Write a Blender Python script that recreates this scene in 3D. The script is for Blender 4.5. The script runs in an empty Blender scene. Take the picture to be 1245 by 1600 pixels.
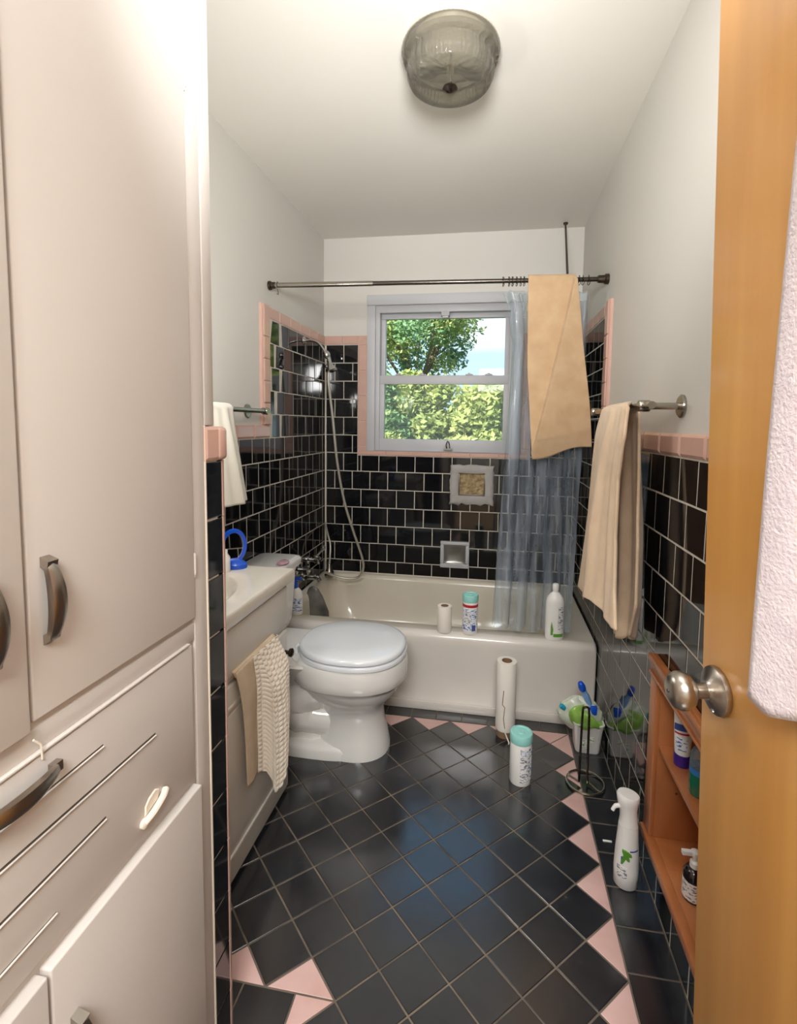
import bpy, bmesh, math, random
from math import sin, cos, pi, radians
from mathutils import Vector, Matrix

random.seed(7)
SC = bpy.context.scene
COL = SC.collection

# ------------------------------------------------------------------ camera
F, PITCH, YAW, ROLL, CX, CY = 765.4357, .0793, .1589, .0144, 645.2653, 722.9526
CAM = Vector((1.029, -2.930, 1.2934))
fw = Vector((-sin(YAW)*cos(PITCH), cos(YAW)*cos(PITCH), -sin(PITCH)))
rt = Vector((cos(YAW), sin(YAW), 0)); up = rt.cross(fw)
rt2 = rt*cos(ROLL)+up*sin(ROLL); up2 = -rt*sin(ROLL)+up*cos(ROLL)
cd = bpy.data.cameras.new('camera'); cam = bpy.data.objects.new('camera', cd); COL.objects.link(cam)
m = Matrix.Identity(4)
for i in range(3):
    m[i][0] = rt2[i]; m[i][1] = up2[i]; m[i][2] = -fw[i]; m[i][3] = CAM[i]
cam.matrix_world = m
cd.sensor_fit = 'HORIZONTAL'; cd.sensor_width = 36; cd.lens = F/1245*36
cd.shift_x = -(CX-622.5)/1245; cd.shift_y = (CY-800)/1245
cd.clip_start = .02; cd.clip_end = 300
SC.camera = cam
SC.view_settings.view_transform = 'Standard'; SC.view_settings.look = 'None'
SC.view_settings.exposure = 0.15; SC.view_settings.gamma = 1; SC.view_settings.use_curve_mapping = False
SC.cycles.use_denoising = True
SC.cycles.max_bounces = 10; SC.cycles.diffuse_bounces = 6; SC.cycles.glossy_bounces = 4; SC.cycles.transparent_max_bounces = 16
SC.cycles.caustics_reflective = False; SC.cycles.caustics_refractive = False
SC.cycles.sample_clamp_indirect = 3.0

# ------------------------------------------------------------------ world sky
wd = bpy.data.worlds.new('world'); SC.world = wd; wd.use_nodes = True
nt = wd.node_tree; nt.nodes.clear()
o_ = nt.nodes.new('ShaderNodeOutputWorld'); bg = nt.nodes.new('ShaderNodeBackground')
tc = nt.nodes.new('ShaderNodeTexCoord'); sx = nt.nodes.new('ShaderNodeSeparateXYZ')
rp = nt.nodes.new('ShaderNodeValToRGB'); nz = nt.nodes.new('ShaderNodeTexNoise'); mp = nt.nodes.new('ShaderNodeMapping')
cr = nt.nodes.new('ShaderNodeValToRGB'); mx = nt.nodes.new('ShaderNodeMixRGB')
nt.links.new(tc.outputs['Generated'], sx.inputs[0]); nt.links.new(sx.outputs['Z'], rp.inputs[0])
rp.color_ramp.elements[0].position = 0.0; rp.color_ramp.elements[0].color = (.50, .66, .78, 1)
rp.color_ramp.elements[1].position = 0.55; rp.color_ramp.elements[1].color = (.25, .46, .76, 1)
mp.inputs['Scale'].default_value = (1, 1, 2.6)
nt.links.new(tc.outputs['Generated'], mp.inputs[0]); nt.links.new(mp.outputs[0], nz.inputs['Vector'])
nz.inputs['Scale'].default_value = 3.2; nz.inputs['Detail'].default_value = 6; nz.inputs['Roughness'].default_value = .55
nt.links.new(nz.outputs[0], cr.inputs[0])
cr.color_ramp.elements[0].position = .53; cr.color_ramp.elements[1].position = .72
mx.inputs[2].default_value = (.74, .77, .80, 1)
nt.links.new(cr.outputs[0], mx.inputs[0]); nt.links.new(rp.outputs[0], mx.inputs[1])
nt.links.new(mx.outputs[0], bg.inputs[0]); bg.inputs[1].default_value = 1.6
nt.links.new(bg.outputs[0], o_.inputs[0])

# ------------------------------------------------------------------ lights
def light(name, kind, loc, energy, color, size=None, size_y=None, target=None, rot=None, radius=None):
    l = bpy.data.lights.new(name, kind); l.energy = energy; l.color = color
    if kind == 'AREA':
        l.shape = 'RECTANGLE'; l.size = size; l.size_y = size_y or size
    if radius is not None: l.shadow_soft_size = radius
    o = bpy.data.objects.new(name, l); COL.objects.link(o); o.location = loc
    if target is not None:
        o.rotation_euler = (Vector(target)-Vector(loc)).to_track_quat('-Z', 'Y').to_euler()
    return o
s = light('sun', 'SUN', (0, 0, 20), 13, (1, .96, .88), target=None); s.data.angle = .01
s.rotation_euler = (Vector((.35, .85, -.55))).to_track_quat('-Z', 'Y').to_euler()
light('hall_fill', 'AREA', (1.0, -3.75, 2.30), 92, (1, .995, .985), .9, .9, target=(1.0, -3.2, 0))  # unseen hall fill, added to send soft light through the doorway
fl_ = light('bounce_fill', 'AREA', (1.0, -2.62, 1.80), 10.5, (1, .995, .985), .28, .28, target=(.78, -.95, 2.30)); fl_.data.spread = radians(95)  # unseen fill added above the camera, aimed up to brighten the ceiling
light('ceiling_fill', 'AREA', (1.05, -2.35, 2.385), 6, (1, .995, .985), .75, .9, target=(1.0, -2.3, 0))  # out-of-view fill added under the ceiling, no fitting there
light('vanity_fill', 'POINT', (.22, -1.70, 1.50), 7, (1, .99, .975), radius=.06)  # point fill added behind the partition to lift walls and ceiling

# ------------------------------------------------------------------ materials
def srgb(r, g, b):
    f = lambda c: (c/255/12.92) if c/255 <= .04045 else ((c/255+.055)/1.055)**2.4
    return (f(r), f(g), f(b), 1)
def mat(name, c, rough=.5, metal=0, spec=.5, bump=0, bscale=60, var=0, vscale=4, coat=0, sheen=0, detail=4, c2=None, rvar=0, stretch=None, alpha=None, trans=0, world=False, wear=0):
    M = bpy.data.materials.new(name); M.use_nodes = True
    t = M.node_tree; b = t.nodes['Principled BSDF']
    b.inputs['Base Color'].default_value = c; b.inputs['Roughness'].default_value = rough
    b.inputs['Metallic'].default_value = metal; b.inputs['Specular IOR Level'].default_value = spec
    b.inputs['Coat Weight'].default_value = coat; b.inputs['Coat Roughness'].default_value = .20 if wear else .08
    b.inputs['Sheen Weight'].default_value = sheen
    if trans: b.inputs['Transmission Weight'].default_value = trans
    if alpha is not None: b.inputs['Alpha'].default_value = alpha
    tc = t.nodes.new('ShaderNodeTexCoord'); vec = tc.outputs['Object']
    if world: vec = t.nodes.new('ShaderNodeNewGeometry').outputs['Position']
    if stretch:
        mp = t.nodes.new('ShaderNodeMapping'); mp.inputs['Scale'].default_value = stretch
        t.links.new(vec, mp.inputs[0]); vec = mp.outputs[0]
    if var or c2:
        n = t.nodes.new('ShaderNodeTexNoise'); n.inputs['Scale'].default_value = vscale; n.inputs['Detail'].default_value = 5
        t.links.new(vec, n.inputs['Vector'])
        r = t.nodes.new('ShaderNodeValToRGB'); t.links.new(n.outputs[0], r.inputs[0])
        r.color_ramp.elements[0].position = .3; r.color_ramp.elements[1].position = .7
        r.color_ramp.elements[0].color = c
        if c2 is None: c2 = (c[0]*(1-var), c[1]*(1-var), c[2]*(1-var), 1)
        r.color_ramp.elements[1].color = c2
        t.links.new(r.outputs[0], b.inputs['Base Color'])
        if wear:   # dried splashes and scuffs
            w = t.nodes.new('ShaderNodeTexNoise'); w.inputs['Scale'].default_value = 17; w.inputs['Detail'].default_value = 8; w.inputs['Roughness'].default_value = .65
            t.links.new(vec, w.inputs['Vector']); wr = t.nodes.new('ShaderNodeValToRGB'); wr.color_ramp.elements[0].position = .64; wr.color_ramp.elements[1].position = .76
            wm = t.nodes.new('ShaderNodeMixRGB'); wm.inputs[2].default_value = (.13, .11, .09, 1); wf = t.nodes.new('ShaderNodeMath'); wf.operation = 'MULTIPLY'; wf.inputs[1].default_value = wear
            t.links.new(w.outputs[0], wr.inputs[0]); t.links.new(wr.outputs[0], wf.inputs[0]); t.links.new(wf.outputs[0], wm.inputs[0])
            t.links.new(r.outputs[0], wm.inputs[1]); t.links.new(wm.outputs[0], b.inputs['Base Color'])
        if rvar:
            q = t.nodes.new('ShaderNodeMapRange'); q.inputs['To Min'].default_value = rough-rvar; q.inputs['To Max'].default_value = rough+rvar
            q.inputs['From Min'].default_value = .3; q.inputs['From Max'].default_value = .7
            t.links.new(n.outputs[0], q.inputs[0]); t.links.new(q.outputs[0], b.inputs['Roughness'])
    if bump:
        n = t.nodes.new('ShaderNodeTexNoise'); n.inputs['Scale'].default_value = bscale; n.inputs['Detail'].default_value = detail
        t.links.new(vec, n.inputs['Vector'])
        bp = t.nodes.new('ShaderNodeBump'); bp.inputs['Strength'].default_value = bump; bp.inputs['Distance'].default_value = .002
        t.links.new(n.outputs[0], bp.inputs['Height']); t.links.new(bp.outputs[0], b.inputs['Normal'])
    return M
def thin(name, tint, clear=.7, rough=.05, diff=(.8, .85, .9, 1), gloss=.15, bump=0, bscale=20, stretch=None, streak=0):
    """thin see-through sheet: transparent + translucent/diffuse + glossy by Fresnel"""
    M = bpy.data.materials.new(name); M.use_nodes = True; t = M.node_tree; t.nodes.clear()
    out = t.nodes.new('ShaderNodeOutputMaterial'); tr = t.nodes.new('ShaderNodeBsdfTransparent'); tr.inputs[0].default_value = tint
    df = t.nodes.new('ShaderNodeBsdfDiffuse'); df.inputs[0].default_value = diff
    tl = t.nodes.new('ShaderNodeBsdfTranslucent'); tl.inputs[0].default_value = diff
    gl = t.nodes.new('ShaderNodeBsdfGlossy'); gl.inputs['Roughness'].default_value = rough
    m1 = t.nodes.new('ShaderNodeMixShader'); m1.inputs[0].default_value = .5
    m2 = t.nodes.new('ShaderNodeMixShader'); m2.inputs[0].default_value = 1-clear
    m3 = t.nodes.new('ShaderNodeMixShader'); lw = t.nodes.new('ShaderNodeLayerWeight'); lw.inputs[0].default_value = gloss
    if streak:   # clear-to-milky mix varies in long vertical streaks
        tc = t.nodes.new('ShaderNodeTexCoord'); mp = t.nodes.new('ShaderNodeMapping'); mp.inputs['Scale'].default_value = (9, 2, .8)
        n = t.nodes.new('ShaderNodeTexNoise'); n.inputs['Scale'].default_value = 3; n.inputs['Detail'].default_value = 5
        q = t.nodes.new('ShaderNodeMapRange'); q.inputs['From Min'].default_value = .35; q.inputs['From Max'].default_value = .65
        q.inputs['To Min'].default_value = 1-clear-streak; q.inputs['To Max'].default_value = 1-clear+streak
        t.links.new(tc.outputs['Object'], mp.inputs[0]); t.links.new(mp.outputs[0], n.inputs['Vector']); t.links.new(n.outputs[0], q.inputs[0]); t.links.new(q.outputs[0], m2.inputs[0])
    t.links.new(df.outputs[0], m1.inputs[1]); t.links.new(tl.outputs[0], m1.inputs[2])
    t.links.new(tr.outputs[0], m2.inputs[1]); t.links.new(m1.outputs[0], m2.inputs[2])
    t.links.new(m2.outputs[0], m3.inputs[1]); t.links.new(gl.outputs[0], m3.inputs[2]); t.links.new(lw.outputs['Fresnel'], m3.inputs[0])
    t.links.new(m3.outputs[0], out.inputs[0])
    if bump:
        tc = t.nodes.new('ShaderNodeTexCoord'); mp = t.nodes.new('ShaderNodeMapping'); mp.inputs['Scale'].default_value = stretch or (1, 1, 1)
        n = t.nodes.new('ShaderNodeTexNoise'); n.inputs['Scale'].default_value = bscale; n.inputs['Detail'].default_value = 3
        bp = t.nodes.new('ShaderNodeBump'); bp.inputs['Strength'].default_value = bump; bp.inputs['Distance'].default_value = .01
        t.links.new(tc.outputs['Object'], mp.inputs[0]); t.links.new(mp.outputs[0], n.inputs['Vector'])
        t.links.new(n.outputs[0], bp.inputs['Height'])
        for q in (gl, df): t.links.new(bp.outputs[0], q.inputs['Normal'])
    return M
def wood(name, c1, c2, scale=3, stretch=(6, 6, .5), rough=.35, bump=.05):
    M = mat(name, c1, rough, c2=c2, vscale=scale, stretch=stretch, coat=.25)
    return M
def printed(name, base, ink, scale=60, thr=.5, stretch=(1, 1, 3)):
    """a label of small illegible print"""
    M = bpy.data.materials.new(name); M.use_nodes = True; t = M.node_tree; b = t.nodes['Principled BSDF']
    b.inputs['Roughness'].default_value = .4
    tc = t.nodes.new('ShaderNodeTexCoord'); mp = t.nodes.new('ShaderNodeMapping'); mp.inputs['Scale'].default_value = stretch
    n = t.nodes.new('ShaderNodeTexNoise'); n.inputs['Scale'].default_value = scale; n.inputs['Detail'].default_value = 1
    r = t.nodes.new('ShaderNodeValToRGB'); r.color_ramp.interpolation = 'CONSTANT'
    r.color_ramp.elements[0].color = base; r.color_ramp.elements[1].color = ink; r.color_ramp.elements[1].position = thr
    t.links.new(tc.outputs['Object'], mp.inputs[0]); t.links.new(mp.outputs[0], n.inputs['Vector'])
    t.links.new(n.outputs[0], r.inputs[0]); t.links.new(r.outputs[0], b.inputs['Base Color'])
    return M

m_wall = mat('wall_paint', srgb(207, 204, 197), .62, bump=.06, bscale=180, var=.03, vscale=1.5)
m_ceil = mat('ceiling_paint', srgb(226, 222, 214), .7, bump=.05, bscale=150, var=.04, vscale=1)
m_cab = mat('cabinet_paint', srgb(203, 197, 191), .42, bump=.10, bscale=60, var=.04, vscale=3)
m_cabdark = mat('cabinet_gap', srgb(70, 60, 50), .8)
m_black = mat('black_tile', (.0075, .0078, .0095, 1), .06, spec=.6, bump=.10, bscale=9, var=.25, vscale=14, detail=1, world=True)
m_floor = mat('floor_black_tile', (.008, .0095, .013, 1), .19, spec=1.0, bump=.10, bscale=45, c2=(.015, .016, .019, 1), vscale=9, rvar=.05, coat=.5, world=True, wear=.5)
m_pinkw = mat('pink_wall_tile', srgb(205, 168, 154), .12, bump=.06, bscale=12, var=.06, vscale=14, detail=1)
m_pinkf = mat('pink_floor_tile', srgb(208, 174, 168), .30, bump=.05, bscale=50, c2=srgb(192, 156, 148), vscale=9, world=True, wear=.3)
m_grout = mat('grout_white', srgb(205, 198, 185), .8, bump=.1, bscale=200, var=.25, vscale=25)
m_groutf = mat('grout_floor', srgb(122, 108, 92), .85, c2=srgb(66, 60, 54), vscale=10, bump=.1, bscale=200)
m_porc = mat('porcelain', srgb(226, 225, 221), .10, spec=.6, var=.02, vscale=6, coat=.3)
m_tub = mat('tub_enamel', srgb(220, 212, 196), .16, spec=.5, var=.05, vscale=5, coat=.2)
m_tubw = mat('tub_enamel_white', srgb(214, 208, 200), .18, spec=.5, var=.03, vscale=5, coat=.2)
m_seat = mat('toilet_plastic', srgb(226, 230, 234), .14, spec=.5)
m_counter = mat('cultured_marble', srgb(226, 221, 210), .14, c2=srgb(214, 206, 192), vscale=5, coat=.3)
m_van = mat('vanity_paint', srgb(220, 216, 208), .38, bump=.03, bscale=80)
m_nickel = mat('brushed_nickel', srgb(176, 168, 158), .28, metal=1, bump=.04, bscale=120, stretch=(1, 1, 12))
m_chrome = mat('chrome', srgb(200, 200, 200), .10, metal=1)
m_steel = mat('stainless_tube', srgb(165, 160, 150), .22, metal=1)
m_hose = mat('hose_metal', srgb(186, 180, 168), .42, metal=.6, bump=.3, bscale=300)
m_bronze = mat('dark_bronze', srgb(86, 76, 66), .35, metal=1)
m_darksteel = mat('dark_steel_wire', srgb(90, 84, 78), .25, metal=1)
m_door = wood('honey_wood', srgb(208, 154, 82), srgb(190, 133, 62), 2.6, (7, 7, .4), .38)
m_niche = wood('orange_wood', srgb(182, 116, 70), srgb(156, 92, 50), 3, (4, 4, 1), .35)
m_win = mat('window_paint', srgb(192, 193, 197), .45, bump=.08, bscale=60, var=.05, vscale=5)
m_tanT = mat('tan_terry', srgb(196, 168, 134), .95, bump=.5, bscale=420, sheen=.2, c2=srgb(184, 154, 120), vscale=16, spec=.1)
m_peach = mat('peach_terry', srgb(220, 196, 168), .95, bump=.5, bscale=420, sheen=.2, c2=srgb(210, 184, 154), vscale=18, spec=.1)
m_cream = mat('cream_terry', srgb(238, 230, 216), .95, bump=.3, bscale=380, sheen=.2, c2=srgb(230, 218, 200), vscale=22, spec=.1)
m_cream2 = mat('beige_terry', srgb(222, 204, 178), .95, bump=.5, bscale=380, c2=srgb(210, 188, 160), vscale=18, spec=.1)
m_white_t = mat('white_terry', srgb(226, 222, 208), .95, bump=.45, bscale=420, sheen=.3, spec=.1)
m_pinkwhite = mat('pinkish_terry', srgb(214, 204, 207), .95, bump=.7, bscale=260, sheen=.2, c2=srgb(202, 190, 195), vscale=45, spec=.1)
m_curt = thin('clear_vinyl', (.93, .98, 1, 1), .70, .07, (.76, .86, 1.0, 1), .24, .6, 16, (2.5, 2.5, .35), streak=.18)  # bluish diffuse tint stands in for reflected sky
m_glass = thin('window_glass', (.97, .99, .98, 1), .995, .0, (.9, .9, .9, 1), .10)
m_glass2 = thin('hazy_window_glass', (.96, .98, .96, 1), .90, .02, (.80, .86, .80, 1), .10)
m_lampglass = thin('ribbed_lamp_glass', (.74, .72, .64, 1), .62, .12, (.40, .38, .32, 1), .30, .8, 60, (1, 1, .2))
m_white_pl = mat('white_plastic', srgb(232, 230, 226), .32)
m_paper = mat('paper', srgb(232, 226, 216), .9, bump=.2, bscale=160)
m_card = mat('cardboard', srgb(130, 104, 78), .9)
m_teal = mat('teal_plastic', srgb(150, 212, 204), .35)
m_blue = mat('blue_plastic', srgb(20, 82, 200), .25)
m_lblue = mat('pale_blue_plastic', srgb(120, 160, 210), .3)
m_red = mat('red_print', srgb(178, 36, 44), .4)
m_navy = mat('navy_print', srgb(60, 80, 150), .4)
m_green = mat('green_print', srgb(132, 192, 60), .45)
m_dgreen = mat('leaf_green_print', srgb(92, 150, 50), .45)
m_purple = mat('purple_plastic', srgb(60, 30, 130), .3)
m_greenliq = mat('green_liquid', srgb(20, 110, 80), .12, spec=.6, coat=.3)
m_blueliq = mat('blue_liquid', srgb(50, 120, 190), .12, coat=.3)
m_clearpl = thin('clear_plastic', (.85, .95, .95, 1), .75, .05, (.7, .85, .9, 1), .2)
m_brown = mat('dark_brown_bottle', srgb(24, 16, 18), .12, coat=.3)
m_mirror = mat('mirror', (.85, .85, .85, 1), .02, metal=1)
m_plaster = mat('rough_plaster', srgb(176, 172, 168), .9, bump=.8, bscale=70, var=.15, vscale=20)
m_stone = mat('rubble_fill', srgb(186, 164, 124), .8, bump=1, bscale=60, c2=srgb(120, 96, 66), vscale=45)
m_caulk = mat('painted_caulk', srgb(225, 215, 200), .6)
m_rust = mat('rust', srgb(150, 80, 40), .8, var=.4, vscale=60)
m_reflshell = mat('grey_reflection_shell', srgb(120, 118, 112), .18, c2=srgb(70, 70, 68), vscale=12)
m_soap = mat('pink_soap', srgb(196, 160, 166), .4, c2=srgb(170, 130, 140), vscale=60)
m_print = printed('small_grey_print', srgb(228, 226, 222), srgb(120, 124, 140), 90, .55)
m_printb = printed('small_blue_print', srgb(226, 230, 236), srgb(70, 100, 170), 70, .56)
m_printg = printed('small_green_print', srgb(226, 226, 220), srgb(110, 150, 90), 80, .58)
m_hallfl = mat('hall_floor', srgb(150, 120, 86), .5, var=.3, vscale=4)
m_ground = mat('lawn', srgb(96, 120, 60), .9, var=.4, vscale=6)
m_leafA = mat('leaf_yellow_green', srgb(186, 192, 124), .55, c2=srgb(154, 168, 98), vscale=3)
m_leafB = mat('leaf_green', srgb(140, 156, 92), .55, c2=srgb(172, 182, 116), vscale=3)
m_leafC = mat('leaf_blue_green', srgb(130, 162, 120), .55, c2=srgb(104, 140, 90), vscale=3)
for M_ in (m_leafA, m_leafB, m_leafC):
    t_ = M_.node_tree; b0 = t_.nodes['Principled BSDF']; tl_ = t_.nodes.new('ShaderNodeBsdfTranslucent'); mm = t_.nodes.new('ShaderNodeMixShader'); mm.inputs[0].default_value = .35
    t_.links.new(b0.inputs['Base Color'].links[0].from_socket, tl_.inputs[0])
    t_.links.new(b0.outputs[0], mm.inputs[1]); t_.links.new(tl_.outputs[0], mm.inputs[2]); t_.links.new(mm.outputs[0], t_.nodes['Material Output'].inputs[0])
m_bark = mat('bark', srgb(120, 104, 84), .9, bump=.5, bscale=30)
m_siding = mat('outside_wall', srgb(190, 186, 176), .8)

# ------------------------------------------------------------------ mesh helpers
class MB:
    def __init__(s): s.v = []; s.f = []
    def add(s, vs, fs):
        n = len(s.v); s.v += [tuple(v) for v in vs]; s.f += [tuple(i+n for i in f) for f in fs]; return s
    def box(s, a, b):
        x0, y0, z0 = a; x1, y1, z1 = b
        x0, x1 = min(x0, x1), max(x0, x1); y0, y1 = min(y0, y1), max(y0, y1); z0, z1 = min(z0, z1), max(z0, z1)
        return s.add([(x0,y0,z0),(x1,y0,z0),(x1,y1,z0),(x0,y1,z0),(x0,y0,z1),(x1,y0,z1),(x1,y1,z1),(x0,y1,z1)],
                     [(0,3,2,1),(4,5,6,7),(0,1,5,4),(1,2,6,5),(2,3,7,6),(3,0,4,7)])
    def loft(s, rings, cap0=True, cap1=True, closed=True):
        n = len(rings[0]); vs = [p for r in rings for p in r]; fs = []
        for k in range(len(rings)-1):
            for i in range(n if closed else n-1):
                j = (i+1) % n; fs.append((k*n+i, k*n+j, (k+1)*n+j, (k+1)*n+i))
        if cap0: fs.append(tuple(reversed(range(n))))
        if cap1: fs.append(tuple(range((len(rings)-1)*n, len(rings)*n)))
        return s.add(vs, fs)
    def tube(s, pts, r, n=10, caps=True):
        pts = [Vector(p) for p in pts]; rad = r if isinstance(r, (list, tuple)) else [r]*len(pts)
        rings = []; nrm = None
        for i, p in enumerate(pts):
            t = (pts[min(i+1, len(pts)-1)]-pts[max(i-1, 0)]).normalized()
            if nrm is None:
                a = Vector((0, 0, 1)) if abs(t.z) < .9 else Vector((1, 0, 0)); nrm = t.cross(a).normalized()
            nrm = (nrm - t*nrm.dot(t)).normalized(); b = t.cross(nrm)
            rings.append([p+(nrm*cos(2*pi*k/n)+b*sin(2*pi*k/n))*rad[i] for k in range(n)])
        return s.loft(rings, caps, caps)
    def lathe(s, prof, o=(0, 0, 0), ax=(0, 0, 1), n=28, sx=1, sy=1):
        """prof: (radius, height) pairs"""
        ax = Vector(ax).normalized(); a = Vector((1, 0, 0)) if abs(ax.x) < .9 else Vector((0, 1, 0))
        u = (a-ax*a.dot(ax)).normalized(); w = ax.cross(u); o = Vector(o)
        rings = [[o+ax*h+(u*cos(2*pi*k/n)*sx+w*sin(2*pi*k/n)*sy)*max(r, 1e-4) for k in range(n)] for r, h in prof]
        if prof[0][0] > 1e-3 and prof[-1][0] > 1e-3: return s.loft(rings+[rings[0]], False, False)
        return s.loft(rings, True, True)
    def build(s, name, mt, parent=None, smooth=35, bevel=0, seg=2, sub=0, solid=0, offset=0):
        me = bpy.data.meshes.new(name); me.from_pydata(s.v, [], s.f); me.update()
        bm = bmesh.new(); bm.from_mesh(me); bmesh.ops.recalc_face_normals(bm, faces=bm.faces)
        if bevel:
            es = [e for e in bm.edges if len(e.link_faces) == 2 and e.calc_face_angle(0) > radians(30)]
            bmesh.ops.bevel(bm, geom=es, offset=bevel, segments=seg, profile=.5, affect='EDGES', clamp_overlap=True)
        bm.to_mesh(me); bm.free()
        me.materials.append(mt)
        if smooth:
            me.polygons.foreach_set('use_smooth', [True]*len(me.polygons)); me.set_sharp_from_angle(angle=radians(smooth))
        o = bpy.data.objects.new(name, me); COL.objects.link(o)
        if parent: o.parent = parent
        if solid:
            q = o.modifiers.new('thick', 'SOLIDIFY'); q.thickness = solid; q.offset = offset
        if sub:
            q = o.modifiers.new('sub', 'SUBSURF'); q.levels = sub; q.render_levels = sub
        return o
def box(name, a, b, mt, parent=None, bevel=0, **k): return MB().box(a, b).build(name, mt, parent, bevel=bevel, **k)
def empty(name, loc=(0, 0, 0), **k):
    o = bpy.data.objects.new(name, None); COL.objects.link(o); o.location = loc; o.empty_display_size = .05
    return tag(o, **k)
def tag(o, label=None, cat=None, group=None, kind=None):
    if label: o['label'] = label
    if cat: o['category'] = cat
    if group: o['group'] = group
    if kind: o['kind'] = kind
    return o
def under(root, objs):
    """parts were built in world space; keep them there under a root that stands at its base"""
    for o in objs: o.parent = root; o.matrix_parent_inverse = Matrix.Translation(root.location).inverted()
def P_(name, mb, mt, root, label=None, **k):
    o = mb.build(name, mt, None, **k); o.parent = root
    if root.type == 'EMPTY': o.matrix_parent_inverse = Matrix.Translation(root.location).inverted()
    if label: o['label'] = label
    return o
def rrect(x0, x1, y0, y1, r, z, n=6):
    pts = []
    for cx, cy, a0 in ((x1-r, y1-r, 0), (x0+r, y1-r, 90), (x0+r, y0+r, 180), (x1-r, y0+r, 270)):
        for k in range(n+1):
            a = radians(a0+90*k/n); pts.append((cx+r*cos(a), cy+r*sin(a), z))
    return pts
def smoothstep(a, b, x):
    t = max(0, min(1, (x-a)/(b-a))); return t*t*(3-2*t)
def sheet(fn, nu, nv):
    mb = MB(); vs = [fn(i/nu, j/nv) for j in range(nv+1) for i in range(nu+1)]
    fs = [(j*(nu+1)+i, j*(nu+1)+i+1, (j+1)*(nu+1)+i+1, (j+1)*(nu+1)+i) for j in range(nv) for i in range(nu)]
    return mb.add(vs, fs)
def interp(tab, x):
    for (a, va), (b, vb) in zip(tab, tab[1:]):
        if x <= b: 
            t = 0 if b == a else max(0, (x-a)/(b-a)); t = t*t*(3-2*t) if False else t
            return va+(vb-va)*t
    return tab[-1][1]
def spline(pts, per=8):
    pts = [Vector(p) for p in pts]; P = [pts[0]]+pts+[pts[-1]]; out = []
    for i in range(1, len(P)-2):
        a, b, c, d = P[i-1:i+3]
        for k in range(per):
            t = k/per; out.append(.5*((2*b)+(c-a)*t+(2*a-5*b+4*c-d)*t*t+(3*b-a-3*c+d)*t**3))
    out.append(pts[-1]); return out

# ------------------------------------------------------------------ dimensions
U = .1125; W = 1.5; H = 2.40; ZA = 1.1085
def rowz(m): return ZA + (.1098 if m > 0 else U)*m
TH = .008                                     # tile face stands this far off the plaster
NY0, NY1, NZ0, NZ1 = -1.56, -1.98, .155, .615   # opening of the wooden niche in the right wall

# ------------------------------------------------------------------ the shell
def struct(name, mb, mt, **k):
    o = mb.build(name, mt, None, smooth=0, **k); o['kind'] = 'structure'; return o
wall_left = struct('wall_left', MB().box((-.14, -3.05, 0), (-TH, .14, H)), m_wall)
b = MB()
b.box((W+TH, -3.05, 0), (W+.16, NY1, H)); b.box((W+TH, NY0, 0), (W+.16, .14, H))
b.box((W+TH, NY1, 0), (W+.16, NY0, NZ0)); b.box((W+TH, NY1, NZ1), (W+.16, NY0, H)); b.box((W+.14, NY1, NZ0), (W+.16, NY0, NZ1))
wall_right = struct('wall_right', b, m_wall)
WX0, WX1, WZ0, WZ1 = .315, 1.145, 1.125, 1.995    # rough window opening
b = MB()
b.box((-TH, TH, 0), (WX0, .16, H)); b.box((WX1, TH, 0), (W+TH, .16, H))
b.box((WX0, TH, 0), (WX1, .16, WZ0)); b.box((WX0, TH, WZ1), (WX1, .16, H))
wall_back = struct('wall_back', b, m_wall)
DX0, DX1 = .60, 1.46
b = MB()
b.box((-.14, -3.17, 0), (DX0, -3.05, H)); b.box((DX1, -3.17, 0), (W+.16, -3.05, H)); b.box((DX0, -3.17, 2.08), (DX1, -3.05, H))
wall_front = struct('wall_front', b, m_wall)
trim_1 = struct('trim_1', MB().box((DX0-.0, -3.19, 0), (DX0+.018, -3.03, 2.08)).box((DX1-.018, -3.19, 0), (DX1, -3.03, 2.08)).box((DX0, -3.19, 2.062), (DX1, -3.03, 2.08)), m_cab)
ceiling = struct('ceiling', MB().box((-.14, -5.2, H), (W+.16, .16, H+.12)), m_ceil)
floor = struct('floor', MB().box((-.14, -3.1, -.10), (W+.16, .0, -.0014)), m_groutf)
hall = struct('floor_hall', MB().box((-.5, -5.2, -.10), (W+.5, -3.1, -.004)), m_hallfl)
b = MB(); b.box((-.6, -5.2, -.1), (-.5, -3.17, H)).box((W+.5, -5.2, -.1), (W+.6, -3.17, H)).box((-.6, -5.3, -.1), (W+.6, -5.2, H+.1))
b.box((-.5, -3.17, 0), (-.14, -3.10, H)).box((W+.16, -3.17, 0), (W+.5, -3.10, H)).box((-.6, -5.2, H), (-.14, -3.05, H+.12)).box((W+.16, -5.2, H), (W+.6, -3.05, H+.12))
struct('wall_hall', b, m_wall)

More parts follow.
